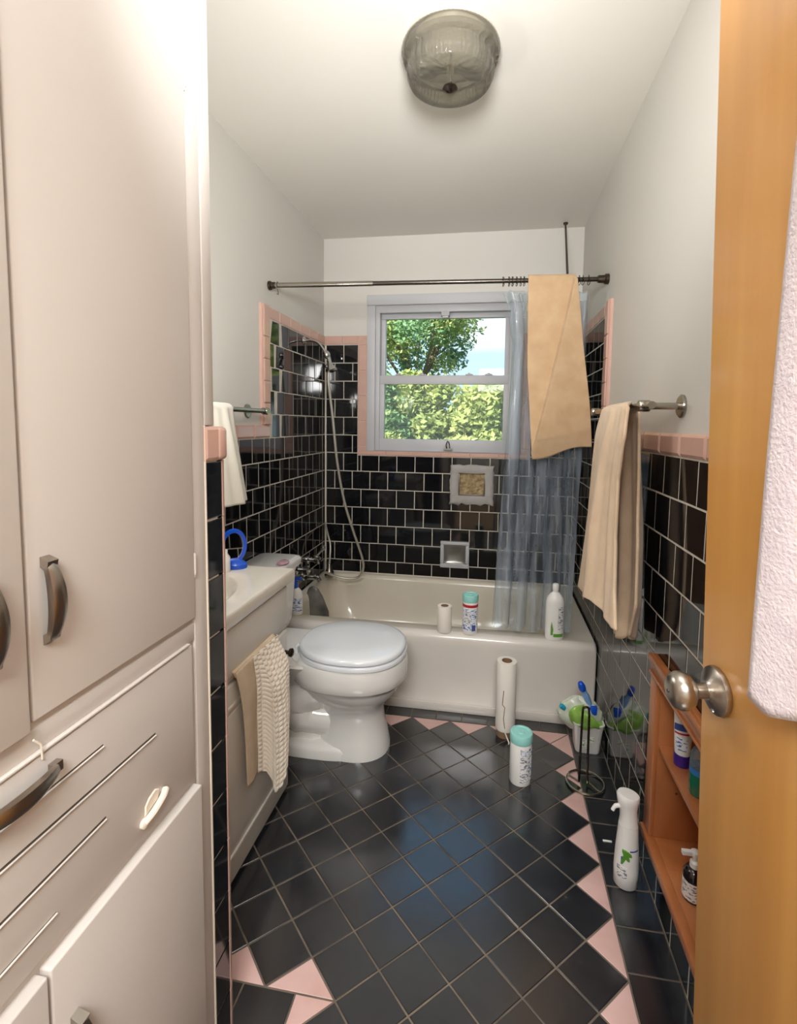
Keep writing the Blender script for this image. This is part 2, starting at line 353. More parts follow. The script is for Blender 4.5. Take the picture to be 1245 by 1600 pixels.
# ------------------------------------------------------------------ tiles
def clip(poly, a, b, c):
    """keep a*x+b*y<=c"""
    out = []
    for i in range(len(poly)):
        p, q = poly[i], poly[(i+1) % len(poly)]; dp = a*p[0]+b*p[1]-c; dq = a*q[0]+b*q[1]-c
        if dp <= 0: out.append(p)
        if (dp < 0 < dq) or (dq < 0 < dp):
            t = dp/(dp-dq); out.append((p[0]+(q[0]-p[0])*t, p[1]+(q[1]-p[1])*t))
    return out
def area(p): return abs(sum(p[i][0]*p[(i+1) % len(p)][1]-p[(i+1) % len(p)][0]*p[i][1] for i in range(len(p))))/2
def inset(poly, d):
    # shrink convex polygon by clipping with its own edges moved inwards
    s = sum(poly[i][0]*poly[(i+1) % len(poly)][1]-poly[(i+1) % len(poly)][0]*poly[i][1] for i in range(len(poly)))
    if s < 0: poly = poly[::-1]
    out = list(poly)
    for i in range(len(poly)):
        p, q = poly[i], poly[(i+1) % len(poly)]; ex, ey = q[0]-p[0], q[1]-p[1]; L = math.hypot(ex, ey)
        if L < 1e-6: continue
        nx, ny = ey/L, -ex/L
        out = clip(out, nx, ny, nx*p[0]+ny*p[1]-d)
        if len(out) < 3: return []
    return out
_cache = {}
def tile_mesh(poly, th, bev, mt, key=None):
    if key is not None and key in _cache: return _cache[key]
    top = inset(poly, bev)
    s = sum(poly[i][0]*poly[(i+1) % len(poly)][1]-poly[(i+1) % len(poly)][0]*poly[i][1] for i in range(len(poly)))
    if s < 0: poly = poly[::-1]
    me = bpy.data.meshes.new('tile')
    n = len(poly)
    if len(top) == n:
        # match start corner
        k = min(range(n), key=lambda k: (top[k][0]-poly[0][0])**2+(top[k][1]-poly[0][1])**2); top = top[k:]+top[:k]
        vs = [(x, y, 0) for x, y in poly]+[(x, y, th-bev*.6) for x, y in poly]+[(x, y, th) for x, y in top]
        fs = [tuple(range(2*n, 3*n))]
        for i in range(n):
            j = (i+1) % n; fs.append((i, j, n+j, n+i)); fs.append((n+i, n+j, 2*n+j, 2*n+i))
    else:
        vs = [(x, y, 0) for x, y in poly]+[(x, y, th) for x, y in poly]; fs = [tuple(range(n, 2*n))]
        for i in range(n):
            j = (i+1) % n; fs.append((i, j, n+j, n+i))
    me.from_pydata(vs, [], fs); me.update(); me.materials.append(mt)
    if key is not None: _cache[key] = me
    return me
def put_tile(name, poly, frame, th, bev, mt, parent, wob=.0025, key=None, yaw=0):
    """poly in the (u,v) of the frame; frame = (origin, U axis, V axis, N axis)"""
    if len(poly) < 3 or area(poly) < 8e-5: return None
    cx = sum(p[0] for p in poly)/len(poly); cy = sum(p[1] for p in poly)/len(poly)
    loc = [(p[0]-cx, p[1]-cy) for p in poly]
    me = tile_mesh(loc, th, bev, mt, key)
    O, A, B, N = frame
    o = bpy.data.objects.new(name, me); COL.objects.link(o)
    M = Matrix.Identity(4)
    c = O+A*cx+B*cy
    for i in range(3): M[i][0] = A[i]; M[i][1] = B[i]; M[i][2] = N[i]; M[i][3] = c[i]
    R = Matrix.Rotation(random.gauss(0, wob), 4, 'X') @ Matrix.Rotation(random.gauss(0, wob)+yaw, 4, 'Y')
    o.matrix_world = M @ R; o.parent = parent
    return o
def rectpoly(u0, u1, v0, v1): return [(u0, v0), (u1, v0), (u1, v1), (u0, v1)]
def sub_rect(r, h):
    """r minus h -> list of rects (u0,u1,v0,v1)"""
    u0, u1, v0, v1 = r; a0, a1, b0, b1 = h
    if a0 >= u1-1e-4 or a1 <= u0+1e-4 or b0 >= v1-1e-4 or b1 <= v0+1e-4: return [r]
    out = []
    if a0 > u0: out.append((u0, a0, v0, v1))
    if a1 < u1: out.append((a1, u1, v0, v1))
    m0, m1 = max(u0, a0), min(u1, a1)
    if b0 > v0: out.append((m0, m1, v0, b0))
    if b1 < v1: out.append((m0, m1, b1, v1))
    return [q for q in out if q[1]-q[0] > .012 and q[3]-q[2] > .012]
G = .0036
REFL_YAW = .022     # turn added to the outer left surround tiles so they mirror the window
def wall_field(parent, frame, u_off, regions, holes, mmin=-10, mmax=6, name='black_tile', refl_yaw=0):
    """running bond: row m between rowz(m-1) and rowz(m); joints of even rows at u_off+k*U, odd rows shifted by half"""
    for m in range(mmin, mmax+1):
        v0, v1 = rowz(m-1), rowz(m)
        if m == mmin: v0 = 0
        sh = u_off+(0 if m % 2 == 0 else .5*U)
        for k in range(-3, 30):
            a, b = sh+(k-1)*U, sh+k*U
            for (r0, r1, q0, q1) in regions:
                c = (max(a, r0), min(b, r1), max(v0, q0), min(v1, q1))
                if c[1]-c[0] < .012 or c[3]-c[2] < .012: continue
                parts = [c]
                for h in holes: parts = [x for p in parts for x in sub_rect(p, h)]
                for p in parts:
                    w, hh = p[1]-p[0]-G, p[3]-p[2]-G
                    key = (round(w, 4), round(hh, 4), 'b')
                    put_tile(name, rectpoly(p[0]+G/2, p[1]-G/2, p[2]+G/2, p[3]-G/2), frame, TH, .0018, m_black, parent, key=key, yaw=refl_yaw if m > 1 and p[0] > .5 else 0)
def strip(parent, frame, rects, mt=None, th=TH+.002, name='pink_tile', bev=.004, label=None):
    for (a, b, c, d) in rects:
        put_tile(name, rectpoly(a+.001, b-.001, c+.001, d-.001), frame, th, bev, mt or m_pinkw, parent, wob=.001)
def grout_bed(parent, frame, rects, depth=.0074):
    O, A, B, N = frame; mb = MB()
    for (a, b, c, d) in rects:
        p = [O+A*u+B*v+N*n for n in (0, depth) for u, v in ((a, c), (b, c), (b, d), (a, d))]
        mb.add(p, [(0, 3, 2, 1), (4, 5, 6, 7), (0, 1, 5, 4), (1, 2, 6, 5), (2, 3, 7, 6), (3, 0, 4, 7)])
    mb.build('grout', m_grout, parent, smooth=0)
X, Y, Z = Vector((1, 0, 0)), Vector((0, 1, 0)), Vector((0, 0, 1))
# frames: u runs from the back wall towards the room for the side walls
fL = (Vector((-TH, 0, 0)), -Y, Z, X); fR = (Vector((W+TH, 0, 0)), -Y, Z, -X); fB = (Vector((0, TH, 0)), X, Z, -Y)
ZP = rowz(1); ZCAP = 1.279; ZS = 1.767; ZST = 1.822; YS = .768; YSO = .845
# note: tile faces then sit on x=0, x=W, y=0
wall_field(wall_left, fL, -.168*U, [(0, YS, .34, ZS), (YS, 2.05, 0, ZP)], [], refl_yaw=REFL_YAW)
grout_bed(wall_left, fL, [(0, YS, .30, ZS), (YS, 2.05, 0, ZP)])
cap = []; u = YS+.005
strip(wall_left, fL, [(YS+.002+k*.152*1.0, min(YS+.002+(k+1)*.152, 2.05), ZP+.001, ZCAP) for k in range(9) if YS+.002+k*.152 < 2.04], th=.014, bev=.008)
vs_ = [ZCAP]+[ZCAP+.10*k for k in range(1, 5)]+[ZST]
strip(wall_left, fL, [(YS+.002, YSO-.012, a, b_) for a, b_ in zip(vs_, vs_[1:])], th=.018, bev=.004)
strip(wall_left, fL, [(YSO-.012, YSO, ZCAP, ZST)], th=.013, bev=.005)
strip(wall_left, fL, [(k*.13, min((k+1)*.13, YS), ZS+.001, ZST) for k in range(6)], th=.010, bev=.004)
grout_bed(wall_left, fL, [(YS, YSO-.003, ZCAP-.05, ZST-.003), (0, YS, ZS, ZST-.003), (YS, 2.05, ZP, ZCAP-.006)])
# right wall
hn = [(-NY0-.0+.0, -NY1, NZ0, NZ1)]
wall_field(wall_right, fR, .752*U, [(0, YS-.075, .34, ZS), (YS-.075, 3.0, 0, ZP)], hn)
ZR = [(0, YS-.075, .30, ZS), (YS-.075, -NY0, 0, ZP), (-NY1, 3.0, 0, ZP), (-NY0, -NY1, 0, NZ0), (-NY0, -NY1, NZ1, ZP)]
grout_bed(wall_right, fR, ZR)
strip(wall_right, fR, [(YS-.07+k*.1515, min(YS-.07+(k+1)*.1515, 3.0), ZP+.001, ZCAP) for k in range(16) if YS-.07+k*.1515 < 2.98], th=.014, bev=.008)
strip(wall_right, fR, [(YS-.073, YS-.018, a, b_) for a, b_ in zip(vs_, vs_[1:])], th=.018, bev=.004)
strip(wall_right, fR, [(YS-.018, YS, ZCAP, ZST)], th=.013, bev=.005)
strip(wall_right, fR, [(k*.13, min((k+1)*.13, YS-.075), ZS+.001, ZST) for k in range(6)], th=.010, bev=.004)
grout_bed(wall_right, fR, [(YS-.073, YS-.003, ZCAP-.05, ZST-.003), (0, YS-.073, ZS, ZST-.003), (YS-.073, 3.0, ZP, ZCAP-.006)])
# back wall: window casing .27-1.19, pink border around it
PX0, PX1, CX0, CX1 = .212, 1.248, .268, 1.192
hb = [(PX0, PX1, 1.096, 3)]
wall_field(wall_back, fB, .08*U, [(0, W, .34, ZS)], hb)
grout_bed(wall_back, fB, [(0, PX0, .30, ZS), (PX0, PX1, .30, 1.096), (PX1, W, .30, ZS)])
strip(wall_back, fB, [(.002, .106, ZS+.001, ZST), (.106, .212, ZS+.001, ZST), (PX1, 1.374, ZS+.001, ZST), (1.374, W-.002, ZS+.001, ZST)], th=.010)
def mitre(pts): put_tile('pink_tile', pts, fB, .010, .003, m_pinkw, wall_back, wob=.001)
mitre([(PX0+.001, ZS), (CX0-.001, ZST-.001), (PX0+.001, ZST-.001)]); mitre([(PX0+.002, ZS-.001), (CX0-.001, ZS-.001), (CX0-.001, ZST-.004)])
mitre([(PX1-.001, ZS), (PX1-.001, ZST-.001), (CX1+.001, ZST-.001)]); mitre([(PX1-.002, ZS-.001), (CX1+.001, ZST-.004), (CX1+.001, ZS-.001)])
for x0, x1 in ((PX0, CX0), (CX1, PX1)):
    strip(wall_back, fB, [(x0, x1, a, b_) for a, b_ in zip((1.152, 1.305, 1.458, 1.611), (1.305, 1.458, 1.611, ZS-.001))], th=.010)
mitre([(PX0+.001, 1.097), (CX0-.001, 1.124), (CX0-.001, 1.151), (PX0+.001, 1.151)]); mitre([(PX1-.001, 1.097), (PX1-.001, 1.151), (CX1+.001, 1.151), (CX1+.001, 1.124)])
n_ = 6
for k in range(n_):
    a = PX0+.004+(PX1-PX0-.008)*k/n_; c = PX0+.004+(PX1-PX0-.008)*(k+1)/n_
    put_tile('pink_tile', [(a+.001, 1.097), (c-.001, 1.097), (c-.001, 1.124), (a+.001, 1.124)], fB, .011, .004, m_pinkw, wall_back, wob=.001)
grout_bed(wall_back, fB, [(0, PX0, ZS, ZST-.003), (PX1, W, ZS, ZST-.003), (PX0, CX0, 1.098, ZST-.003), (CX1, PX1, 1.098, ZST-.003), (CX0, CX1, 1.098, 1.123)])

# ------------------------------------------------------------------ floor tiles
fF = (Vector((0, 0, -.0085)), X, Y, Z)
FX, FY, SXp, SYp = .549, -1.6575, .0831, .0776
def node(i, j): return (FX+SXp*i, FY+SYp*j)
GF = .0042
def floor_piece(poly, mt, name, key=None):
    p = inset(poly, GF/2)
    if len(p) >= 3: put_tile(name, p, fF, .0085, .0012, mt, floor, wob=.0016, key=key)
R0 = node(10, 0)[0]; BK = node(0, 10)[1]; NR = node(0, -4)[1]; LX = .622
for i in range(-7, 11):
    for j in range(-16, 12):
        if (i+j) % 2: continue
        # diamond centred at node (i, j+1)
        cx, cy = node(i, j+1)
        d = [(cx-SXp, cy), (cx, cy-SYp), (cx+SXp, cy), (cx, cy+SYp)]
        right = i == 10; back = (j+1) == 10; near = (j+1) == -4
        if j+1 > 10 or i > 10: continue
        # black field above NR (all x) and right of LX below it
        pieces = []
        A = clip(clip(clip(d, 1, 0, R0), 0, 1, BK), 0, -1, -NR)
        if A and area(A) > 1e-4: pieces.append((A, (right or back or near) and not (near and cx > LX+.05)))
        Bp = clip(clip(clip(d, 1, 0, R0), 0, 1, NR), -1, 0, -LX)
        if Bp and area(Bp) > 1e-4: pieces.append((Bp, right or abs(cx-FX-SXp) < .03 and i <= 1))
        # a diamond split only by NR with both halves in the black field is one tile
        if len(pieces) == 2 and not pieces[0][1] and not pieces[1][1]: pieces = [(clip(clip(d, 1, 0, R0), -1, 0, -LX), False)]
        for p, pink in pieces:
            if max(q[0] for q in p) < .02 or min(q[1] for q in p) < -3.0: continue
            full = len(p) == 4 and abs(area(p)-2*SXp*SYp) < 1e-5
            floor_piece(p, m_pinkf if pink else m_floor, 'pink_floor_tile' if pink else 'black_floor_tile', 'floorfull' if full else None)
y = -.112*0-.885
for k in range(-1, 20):
    y1 = -1.336+.112*4-.112*k-.010; y0 = y1-.112
    if y1 < -3.0: break
    floor_piece(rectpoly(R0, W, y0, min(y1, BK+.0)), m_floor, 'black_floor_tile') if y0 < BK else None
for k in range(0, 14):
    a, c = .03+k*.1125, .03+(k+1)*.1125
    floor_piece(rectpoly(max(a, 0), min(c, W), BK, -.80), m_floor, 'black_floor_tile')
for k in range(0, 9):
    for q in range(0, 5):
        x1 = LX-q*.125; y1 = NR-k*.125
        if x1 < .05 or y1-.125 < -3.06: continue
        floor_piece(rectpoly(x1-.125, x1, y1-.125, y1), m_floor, 'black_floor_tile')
chip = box('paint_chip', (1.405, -1.418, 0), (1.432, -1.412, .003), m_white_pl, bevel=.001); chip.rotation_euler.z = 0
tag(chip, 'tiny white chip lying on the black border tiles left of the spray bottle', 'debris')

# ------------------------------------------------------------------ window
def ring_boxes(b, x0, x1, z0, z1, wl, wr, wb, wt, ya, yb):
    if wb: b.box((x0, ya, z0), (x1, yb, z0+wb))
    if wt: b.box((x0, ya, z1-wt), (x1, yb, z1))
    b.box((x0, ya, z0+wb), (x0+wl, yb, z1-wt)); b.box((x1-wr, ya, z0+wb), (x1, yb, z1-wt)); return b
win = empty('window_1', (.73, 0, 1.12), kind='structure')
b = MB()  # outer casing: head, jambs; a stepped profile
ring_boxes(b, CX0, CX1, 1.124, 1.997, .05, .05, 0, 0, -.006, .0075); b.box((CX0, -.012, 1.997), (CX1, .0075, 2.057))
P_('window_casing', b, m_win, win, bevel=.002)
b = MB(); ring_boxes(b, CX0+.048, CX1-.048, 1.128, 1.995, .028, .028, 0, .040, .008, .14)
b.box((CX0+.048, .0, 1.126), (CX1-.048, .16, 1.128))
P_('window_frame', b, m_win, win, bevel=.002)
sx0, sx1 = CX0+.075, CX1-.075
up_ = empty('sash', (.73, .06, 1.55)); up_.parent = win; up_.matrix_parent_inverse = Matrix.Translation(win.location).inverted()
b = MB(); y0, y1 = .055, .085
ring_boxes(b, sx0-.001, sx1+.001, 1.552, 1.956, .028, .028, .033, .030, y0, y1)
P_('sash_frame', b, m_win, up_, bevel=.002)
b = MB().box((sx0+.02, .068, 1.575), (sx1-.02, .072, 1.93)); P_('pane', b, m_glass, up_)
lo_ = empty('sash', (.73, .03, 1.13)); lo_.parent = win; lo_.matrix_parent_inverse = Matrix.Translation(win.location).inverted()
b = MB(); y0, y1 = .02, .05
ring_boxes(b, sx0-.001, sx1+.001, 1.128, 1.585, .030, .030, .072, .053, y0, y1)
P_('sash_frame', b, m_win, lo_, bevel=.002)
b = MB().box((sx0+.025, .033, 1.19), (sx1-.025, .037, 1.54)); P_('pane', b, m_glass2, lo_)
b = MB().box((.715, -.012, 1.928), (.765, .012, 1.955)).box((.722, -.006, 1.916), (.758, .05, 1.930)); P_('latch_block', b, m_win, win, bevel=.004)
for x in (.462, .605, .885, 1.00):
    P_('sash_clip', MB().box((x-.022, .012, 1.585), (x+.022, .045, 1.592)).box((x-.008, .012, 1.592), (x+.008, .03, 1.598)), m_win, win, bevel=.002)
b = MB(); b.tube(spline([(.762, .015, 1.147), (.760, -.012, 1.17), (.770, -.016, 1.195), (.780, -.012, 1.17), (.778, .015, 1.147)], 5), .0035, 8); b.box((.745, -.004, 1.138), (.795, .02, 1.148))
P_('lift_handle', b, m_steel, win, label='small metal sash lift', bevel=0)

# ------------------------------------------------------------------ partition stub with tile and closet
wall_part = struct('wall_partition', MB().box((-.01, -2.120, 0), (.506, -2.068, H)), m_wall)
tag(wall_part, kind='structure')
fS = (Vector((.506, -2.12, 0)), Y, Z, X)       # face towards the room
for m in range(-10, 2):
    v0, v1 = (rowz(m-1) if m > -10 else 0), rowz(m)
    if v1-v0 < .02: continue
    put_tile('black_tile', rectpoly(.010, .0635, v0+.002, v1-.002), fS, TH, .0015, m_black, wall_part, wob=.001)
put_tile('pink_tile', rectpoly(.006, .070, ZP+.001, ZCAP+.004), fS, .012, .006, m_pinkw, wall_part, wob=.0)
b = MB().box((.504, -2.12, 0), (.512, -2.045, ZP)); b.box((0, -2.07, 0), (.512, -2.05, ZP)); b.build('grout', m_grout, wall_part, smooth=0)
for m in range(-10, 2):   # quarter-round edge pieces
    v0, v1 = (rowz(m-1) if m > -10 else 0), rowz(m)
    b = MB(); pr = []
    for zz in (v0+.0008, v1-.0008):
        pr.append([(.500, -2.045, zz), (.500, -2.0555, zz), (.5145, -2.0555, zz), (.5145, -2.050, zz), (.512, -2.0455, zz), (.507, -2.042, zz), (.500, -2.042, zz)])
    b.loft(pr).build('pink_edge_tile', m_pinkw, wall_part, smooth=60)
MB().box((.49, -2.075, ZP+.001), (.520, -2.042, ZCAP+.003)).build('pink_tile', m_pinkw, wall_part, bevel=.008, seg=3)
b = MB()
for m in range(-10, 2):
    v0, v1 = (rowz(m-1) if m > -10 else 0), rowz(m)
    for k in range(5):
        put_tile('black_tile', rectpoly(k*.1125+.002-.05 if k else .004, min((k+1)*.1125-.052, .498), v0+.002, v1-.002), (Vector((0, -2.05, 0)), X, Z, Y), TH, .0015, m_black, wall_part)

XF = .514
clo = empty('linen_closet', (.40, -2.5, 0), label='tall built-in cream painted linen closet with flush doors along the left', cat='closet')
b = MB(); b.box((0, -3.04, 0), (XF-.02, -2.122, H))
P_('carcass', b, m_cab, clo)
def face(name, y0, y1, z0, z1, x0=XF-.02, x1=XF, bev=.003, mt=m_cab): return P_(name, MB().box((x0, y0, z0), (x1, y1, z1)), mt, clo, bevel=bev)
face('trim_board', -2.121, -2.088, 0, H-.001, XF-.02, XF+.004) if False else None
face('stile', -2.152, -2.113, 0, H-.001, XF-.02, XF)
P_('trim_board', MB().box((XF-.004, -2.1125, 1.285), (XF+.002, -2.084, H-.001)), m_cab, clo, bevel=.002)
P_('caulk_line', MB().box((XF-.004, -2.1135, 0), (XF+.0015, -2.1105, 1.285)), m_caulk, clo)
face('back_panel', -3.04, -2.152, 0, H-.001, XF-.022, XF-.004, mt=m_cab)
def handle_v(parent, y, z0, z1, x0=XF, r=.0):
    """arched bar pull, ends flush, tapering"""
    b = MB(); n = 14; rings = []
    for k in range(n+1):
        t = k/n; a = sin(pi*t); z = z0+(z1-z0)*t
        w = .0045+.0055*a**.7; d = x0+.006+.016*a**.7; th = .0035+.002*a
        if k in (0, n): d = x0+.002
        rings.append([(d-th, y-w, z), (d+th*.4, y-w*.9, z), (d+th, y, z), (d+th*.4, y+w*.9, z), (d-th, y+w, z)])
    b.loft(rings)
    for zz, sgn in ((z0+.004, 1), (z1-.004, -1)):
        b.add([(x0-.001, y-.006, zz-.006), (x0-.001, y+.006, zz-.006), (x0-.001, y+.006, zz+.007), (x0-.001, y-.006, zz+.007),
               (x0+.014, y-.007, zz-.003+sgn*.006), (x0+.014, y+.007, zz-.003+sgn*.006), (x0+.016, y+.007, zz+.007+sgn*.007), (x0+.016, y-.007, zz+.007+sgn*.007)],
              [(0, 3, 2, 1), (4, 5, 6, 7), (0, 1, 5, 4), (1, 2, 6, 5), (2, 3, 7, 6), (3, 0, 4, 7)])
    return P_('handle', b, m_nickel, parent, label='arched brushed nickel pull', smooth=50)
def handle_h(parent, z, y0, y1, x0=XF):
    b = MB(); n = 14; rings = []
    for k in range(n+1):
        t = k/n; a = sin(pi*t); yy = y0+(y1-y0)*t
        w = .0045+.0055*a**.7; d = x0+.006+.016*a**.7; th = .0035+.002*a
        if k in (0, n): d = x0+.002
        rings.append([(d-th, yy, z-w), (d+th*.4, yy, z-w*.9), (d+th, yy, z), (d+th*.4, yy, z+w*.9), (d-th, yy, z+w)])
    b.loft(rings)
    for yy, sg in ((y0+.004, 1), (y1-.004, -1)):
        b.box((x0-.001, yy-.006, z-.006), (x0+.009, yy+.006, z+.006))
    return P_('handle', b, m_nickel, parent, label='arched brushed nickel pull', smooth=50)
def hinge(parent, y, z, L=.035):
    b = MB().tube([(XF+.002, y, z-L/2), (XF+.002, y, z+L/2)], .0035, 10); b.box((XF-.001, y-.004, z-L/2+.002), (XF+.0015, y+.004, z+L/2-.002))
    b.tube([(XF+.002, y, z+L/2), (XF+.002, y, z+L/2+.003)], .0028, 8); b.tube([(XF+.002, y, z-L/2-.006), (XF+.002, y, z-L/2)], [.0012, .0028], 8)
    o = P_('hinge', b, m_cab, parent)
    return o
def door_(y0, y1, z0, z1, dx=.004, name='door'):
    return P_(name, MB().box((XF-.014, y0, z0), (XF+dx, y1, z1)), m_cab, clo, bevel=.003, seg=3)
d1 = door_(-2.468, -2.1555, .944, 2.06); handle_v(d1, -2.445, 1.028, 1.133); hinge(d1, -2.1535, 1.856); hinge(d1, -2.1535, 1.040)
d2 = door_(-2.80, -2.474, .936, 2.06, .008); handle_v(d2, -2.522, 1.028, 1.133, XF+.008)
d3 = door_(-2.468, -2.1555, 2.075, 2.38); d4 = door_(-2.80, -2.474, 2.075, 2.38)
face('stile', -2.855, -2.803, 0, H-.001); face('rail', -2.80, -2.1555, 2.061, 2.074)
fr = door_(-2.80, -2.166, .650, .900, .003, 'hamper_front')
face('rail', -2.80, -2.1525, .9015, .9345, XF-.02, XF-.001)
P_('moulding', MB().box((XF-.002, -2.80, .9015), (XF+.005, -2.174, .9055)), m_cab, fr, bevel=.0015)
handle_h(fr, .876, -2.56, -2.442, XF+.003)
for (ya, za, yb, zb, w) in ((-2.369, .851, -2.80, .851, .0025), (-2.266, .800, -2.80, .812, .0035), (-2.369, .746, -2.80, .746, .0035), (-2.45, .690, -2.80, .690, .0012)):
    b = MB(); x = XF+.0025
    for a, c in (((ya, za), (yb, zb)),):
        b.add([(x, a[0], a[1]-w/2), (x, c[0], c[1]-w/2), (x, c[0], c[1]+w/2), (x, a[0], a[1]+w/2), (x+.0006, a[0], a[1]-w/2), (x+.0006, c[0], c[1]-w/2), (x+.0006, c[0], c[1]+w/2), (x+.0006, a[0], a[1]+w/2)],
              [(0, 3, 2, 1), (4, 5, 6, 7), (0, 1, 5, 4), (1, 2, 6, 5), (2, 3, 7, 6), (3, 0, 4, 7)])
    P_('slot', b, m_cabdark, fr, label='dark narrow slot')
    b = MB(); z_ = za-w/2
    b.add([(x, ya, z_-.0018), (x, yb, zb-w/2-.0018), (x, yb, zb-w/2), (x, ya, z_), (x+.003, ya, z_-.001), (x+.003, yb, zb-w/2-.001), (x+.003, yb, zb-w/2-.0003), (x+.003, ya, z_-.0003)],
          [(0, 3, 2, 1), (4, 5, 6, 7), (0, 1, 5, 4), (1, 2, 6, 5), (2, 3, 7, 6), (3, 0, 4, 7)])
    P_('slot_lip', b, m_cab, fr)
# painted-over latch with torn paint
b = MB().tube(spline([(XF+.006, -2.300, .678), (XF+.010, -2.285, .684), (XF+.010, -2.262, .692), (XF+.006, -2.250, .696)], 4), .0055, 10)
b.lathe([(0, 0), (.0075, 0), (.0075, .006), (.004, .008), (0, .008)], (XF+.002, -2.299, .677), (1, 0, 0), 14)
P_('latch', b, m_caulk, fr, label='small latch thick with old paint')
b = MB().add([(XF+.0032, -2.296, .684), (XF+.0032, -2.266, .692), (XF+.0032, -2.262, .706), (XF+.0032, -2.272, .712), (XF+.0032, -2.286, .708), (XF+.0032, -2.295, .700),
              (XF+.005, -2.294, .686), (XF+.005, -2.267, .693), (XF+.005, -2.264, .705), (XF+.005, -2.272, .710), (XF+.005, -2.285, .706), (XF+.005, -2.293, .699)],
             [(11, 10, 9, 8, 7, 6)]+[(i, (i+1) % 6, 6+(i+1) % 6, 6+i) for i in range(6)])
P_('torn_paint', b, m_caulk, fr)
d5 = door_(-2.469, -2.159, .06, .636, .012); d6 = door_(-2.80, -2.474, .06, .636, .014)
handle_v(d5, -2.440, .436, .541, XF+.012); handle_v(d6, -2.522, .436, .541, XF+.014)
hinge(d5, -2.1545, .545); hinge(d5, -2.1545, .135)
P_('cracked_paint', MB().tube([(XF+.0045, -2.46, .895), (XF+.0055, -2.462, .915), (XF+.0045, -2.470, .925)], .0013, 6), m_caulk, clo)

# ------------------------------------------------------------------ tub
tub = empty('bathtub', (.75, -.4, 0), label='cream and white enamelled bathtub set under the window', cat='bathtub')
rings = []
def tr(x0, x1, y0, y1, r, z): rings.append(rrect(x0, x1, y0, y1, r, z, 6))
tr(.003, W-.003, -.806, -.003, .01, .0); tr(.003, W-.003, -.806, -.003, .01, .028); tr(.003, W-.003, -.800, -.003, .01, .034)
tr(.003, W-.003, -.806, -.003, .01, .20); tr(.003, W-.003, -.808, -.003, .01, .30); tr(.003, W-.003, -.808, -.003, .012, .330)
tr(.004, W-.004, -.804, -.004, .014, .346); tr(.006, W-.006, -.792, -.006, .02, .356); tr(.008, W-.008, -.775, -.008, .025, .3585)
tr(.050, 1.395, -.715, -.030, .07, .356); tr(.060, 1.380, -.702, -.040, .08, .350); tr(.070, 1.365, -.690, -.047, .09, .33)
tr(.085, 1.30, -.672, -.060, .10, .22); tr(.12, 1.20, -.655, -.080, .11, .10); tr(.17, 1.13, -.62, -.12, .10, .055); tr(.25, 1.05, -.55, -.2, .08, .048)
P_('apron', MB().loft(rings[:9], True, False), m_tubw, tub, smooth=60); P_('tub_body', MB().loft(rings[8:], False, True), m_tub, tub, smooth=60)
P_('caulk_bead', MB().box((.004, -.010, .352), (W-.004, -.0035, .362)), m_caulk, tub, bevel=.002)
P_('kick_strip', MB().box((.003, -.818, 0), (W-.003, -.805, .040)), m_tubw, tub, bevel=.004)
P_('drain', MB().lathe([(0, 0), (.028, 0), (.028, .003), (.02, .005), (0, .005)], (.28, -.40, .048)), m_chrome, tub, label='chrome drain')

# tap set on the left wall
tap = empty('tub_tap_set', (0, -.35, .50), label='worn chrome tub taps on the black tile above the left end of the tub', cat='tap')
for y, z in ((-.455, .495), (-.29, .505)):
    b = MB().lathe([(0, 0), (.026, 0), (.026, .006), (.016, .012), (.013, .04), (.022, .044), (.024, .066), (.016, .074), (0, .075)], (0, y, z), (1, 0, 0), 18)
    P_('tap_handle', b, m_chrome, tap)
b = MB().tube(spline([(.03, -.29, .51), (.055, -.288, .535), (.075, -.285, .56), (.090, -.285, .575)], 4), [.011]*4+[.009]*4+[.011]*5, 10)
b.lathe([(0, 0), (.013, .002), (.016, .012), (.012, .024), (0, .028)], (.085, -.285, .565), (.3, 0, 1), 14)
P_('diverter', b, m_chrome, tap)
b = MB().lathe([(0, 0), (.024, 0), (.022, .01), (.015, .012), (.015, .07), (.013, .10), (0, .10)], (0, -.37, .430), (1, 0, 0), 18)
b.tube([(.085, -.37, .432), (.10, -.37, .410)], [.014, .012], 12)
P_('spout', b, m_chrome, tap)
sh = empty('shower_fixture', (0, -.335, 1.735), label='chrome shower arm with small bracket and head above the tub taps', cat='shower')
P_('arm', MB().tube(spline([(0, -.336, 1.738), (.04, -.338, 1.738), (.085, -.342, 1.722), (.125, -.348, 1.672)], 6), .008, 12).lathe([(0, 0), (.024, 0), (.02, .006), (0, .008)], (0, -.336, 1.738), (1, 0, 0), 18), m_chrome, sh)
P_('swivel', MB().lathe([(0, -.02), (.014, -.018), (.020, -.006), (.020, .008), (.013, .02), (0, .022)], (.132, -.349, 1.660), (.4, 0, -1), 16), m_chrome, sh)
P_('head', MB().lathe([(0, -.03), (.012, -.028), (.012, .0), (.018, .02), (.030, .036), (.032, .046), (.026, .050), (0, .050)], (.150, -.35, 1.618), (.28, -.1, -1), 18), m_chrome, sh)
P_('holder_clip', MB().box((.125, -.362, 1.588), (.165, -.338, 1.604)), m_chrome, sh, bevel=.004)
hs = empty('shower_hose', (.1, -.2, .4), label='long grey shower hose looping down to the tub edge with bell handset', cat='hose')
pth = spline([(.150, -.35, 1.600), (.140, -.34, 1.52), (.150, -.30, 1.33), (.165, -.26, 1.07), (.195, -.22, .84), (.245, -.19, .65), (.290, -.17, .50), (.295, -.165, .43), (.265, -.16, .378), (.205, -.17, .368), (.13, -.19, .385), (.085, -.22, .412), (.08, -.28, .42), (.09, -.36, .415)], 8)
P_('hose', MB().tube(pth, .0072, 10), m_hose, hs)
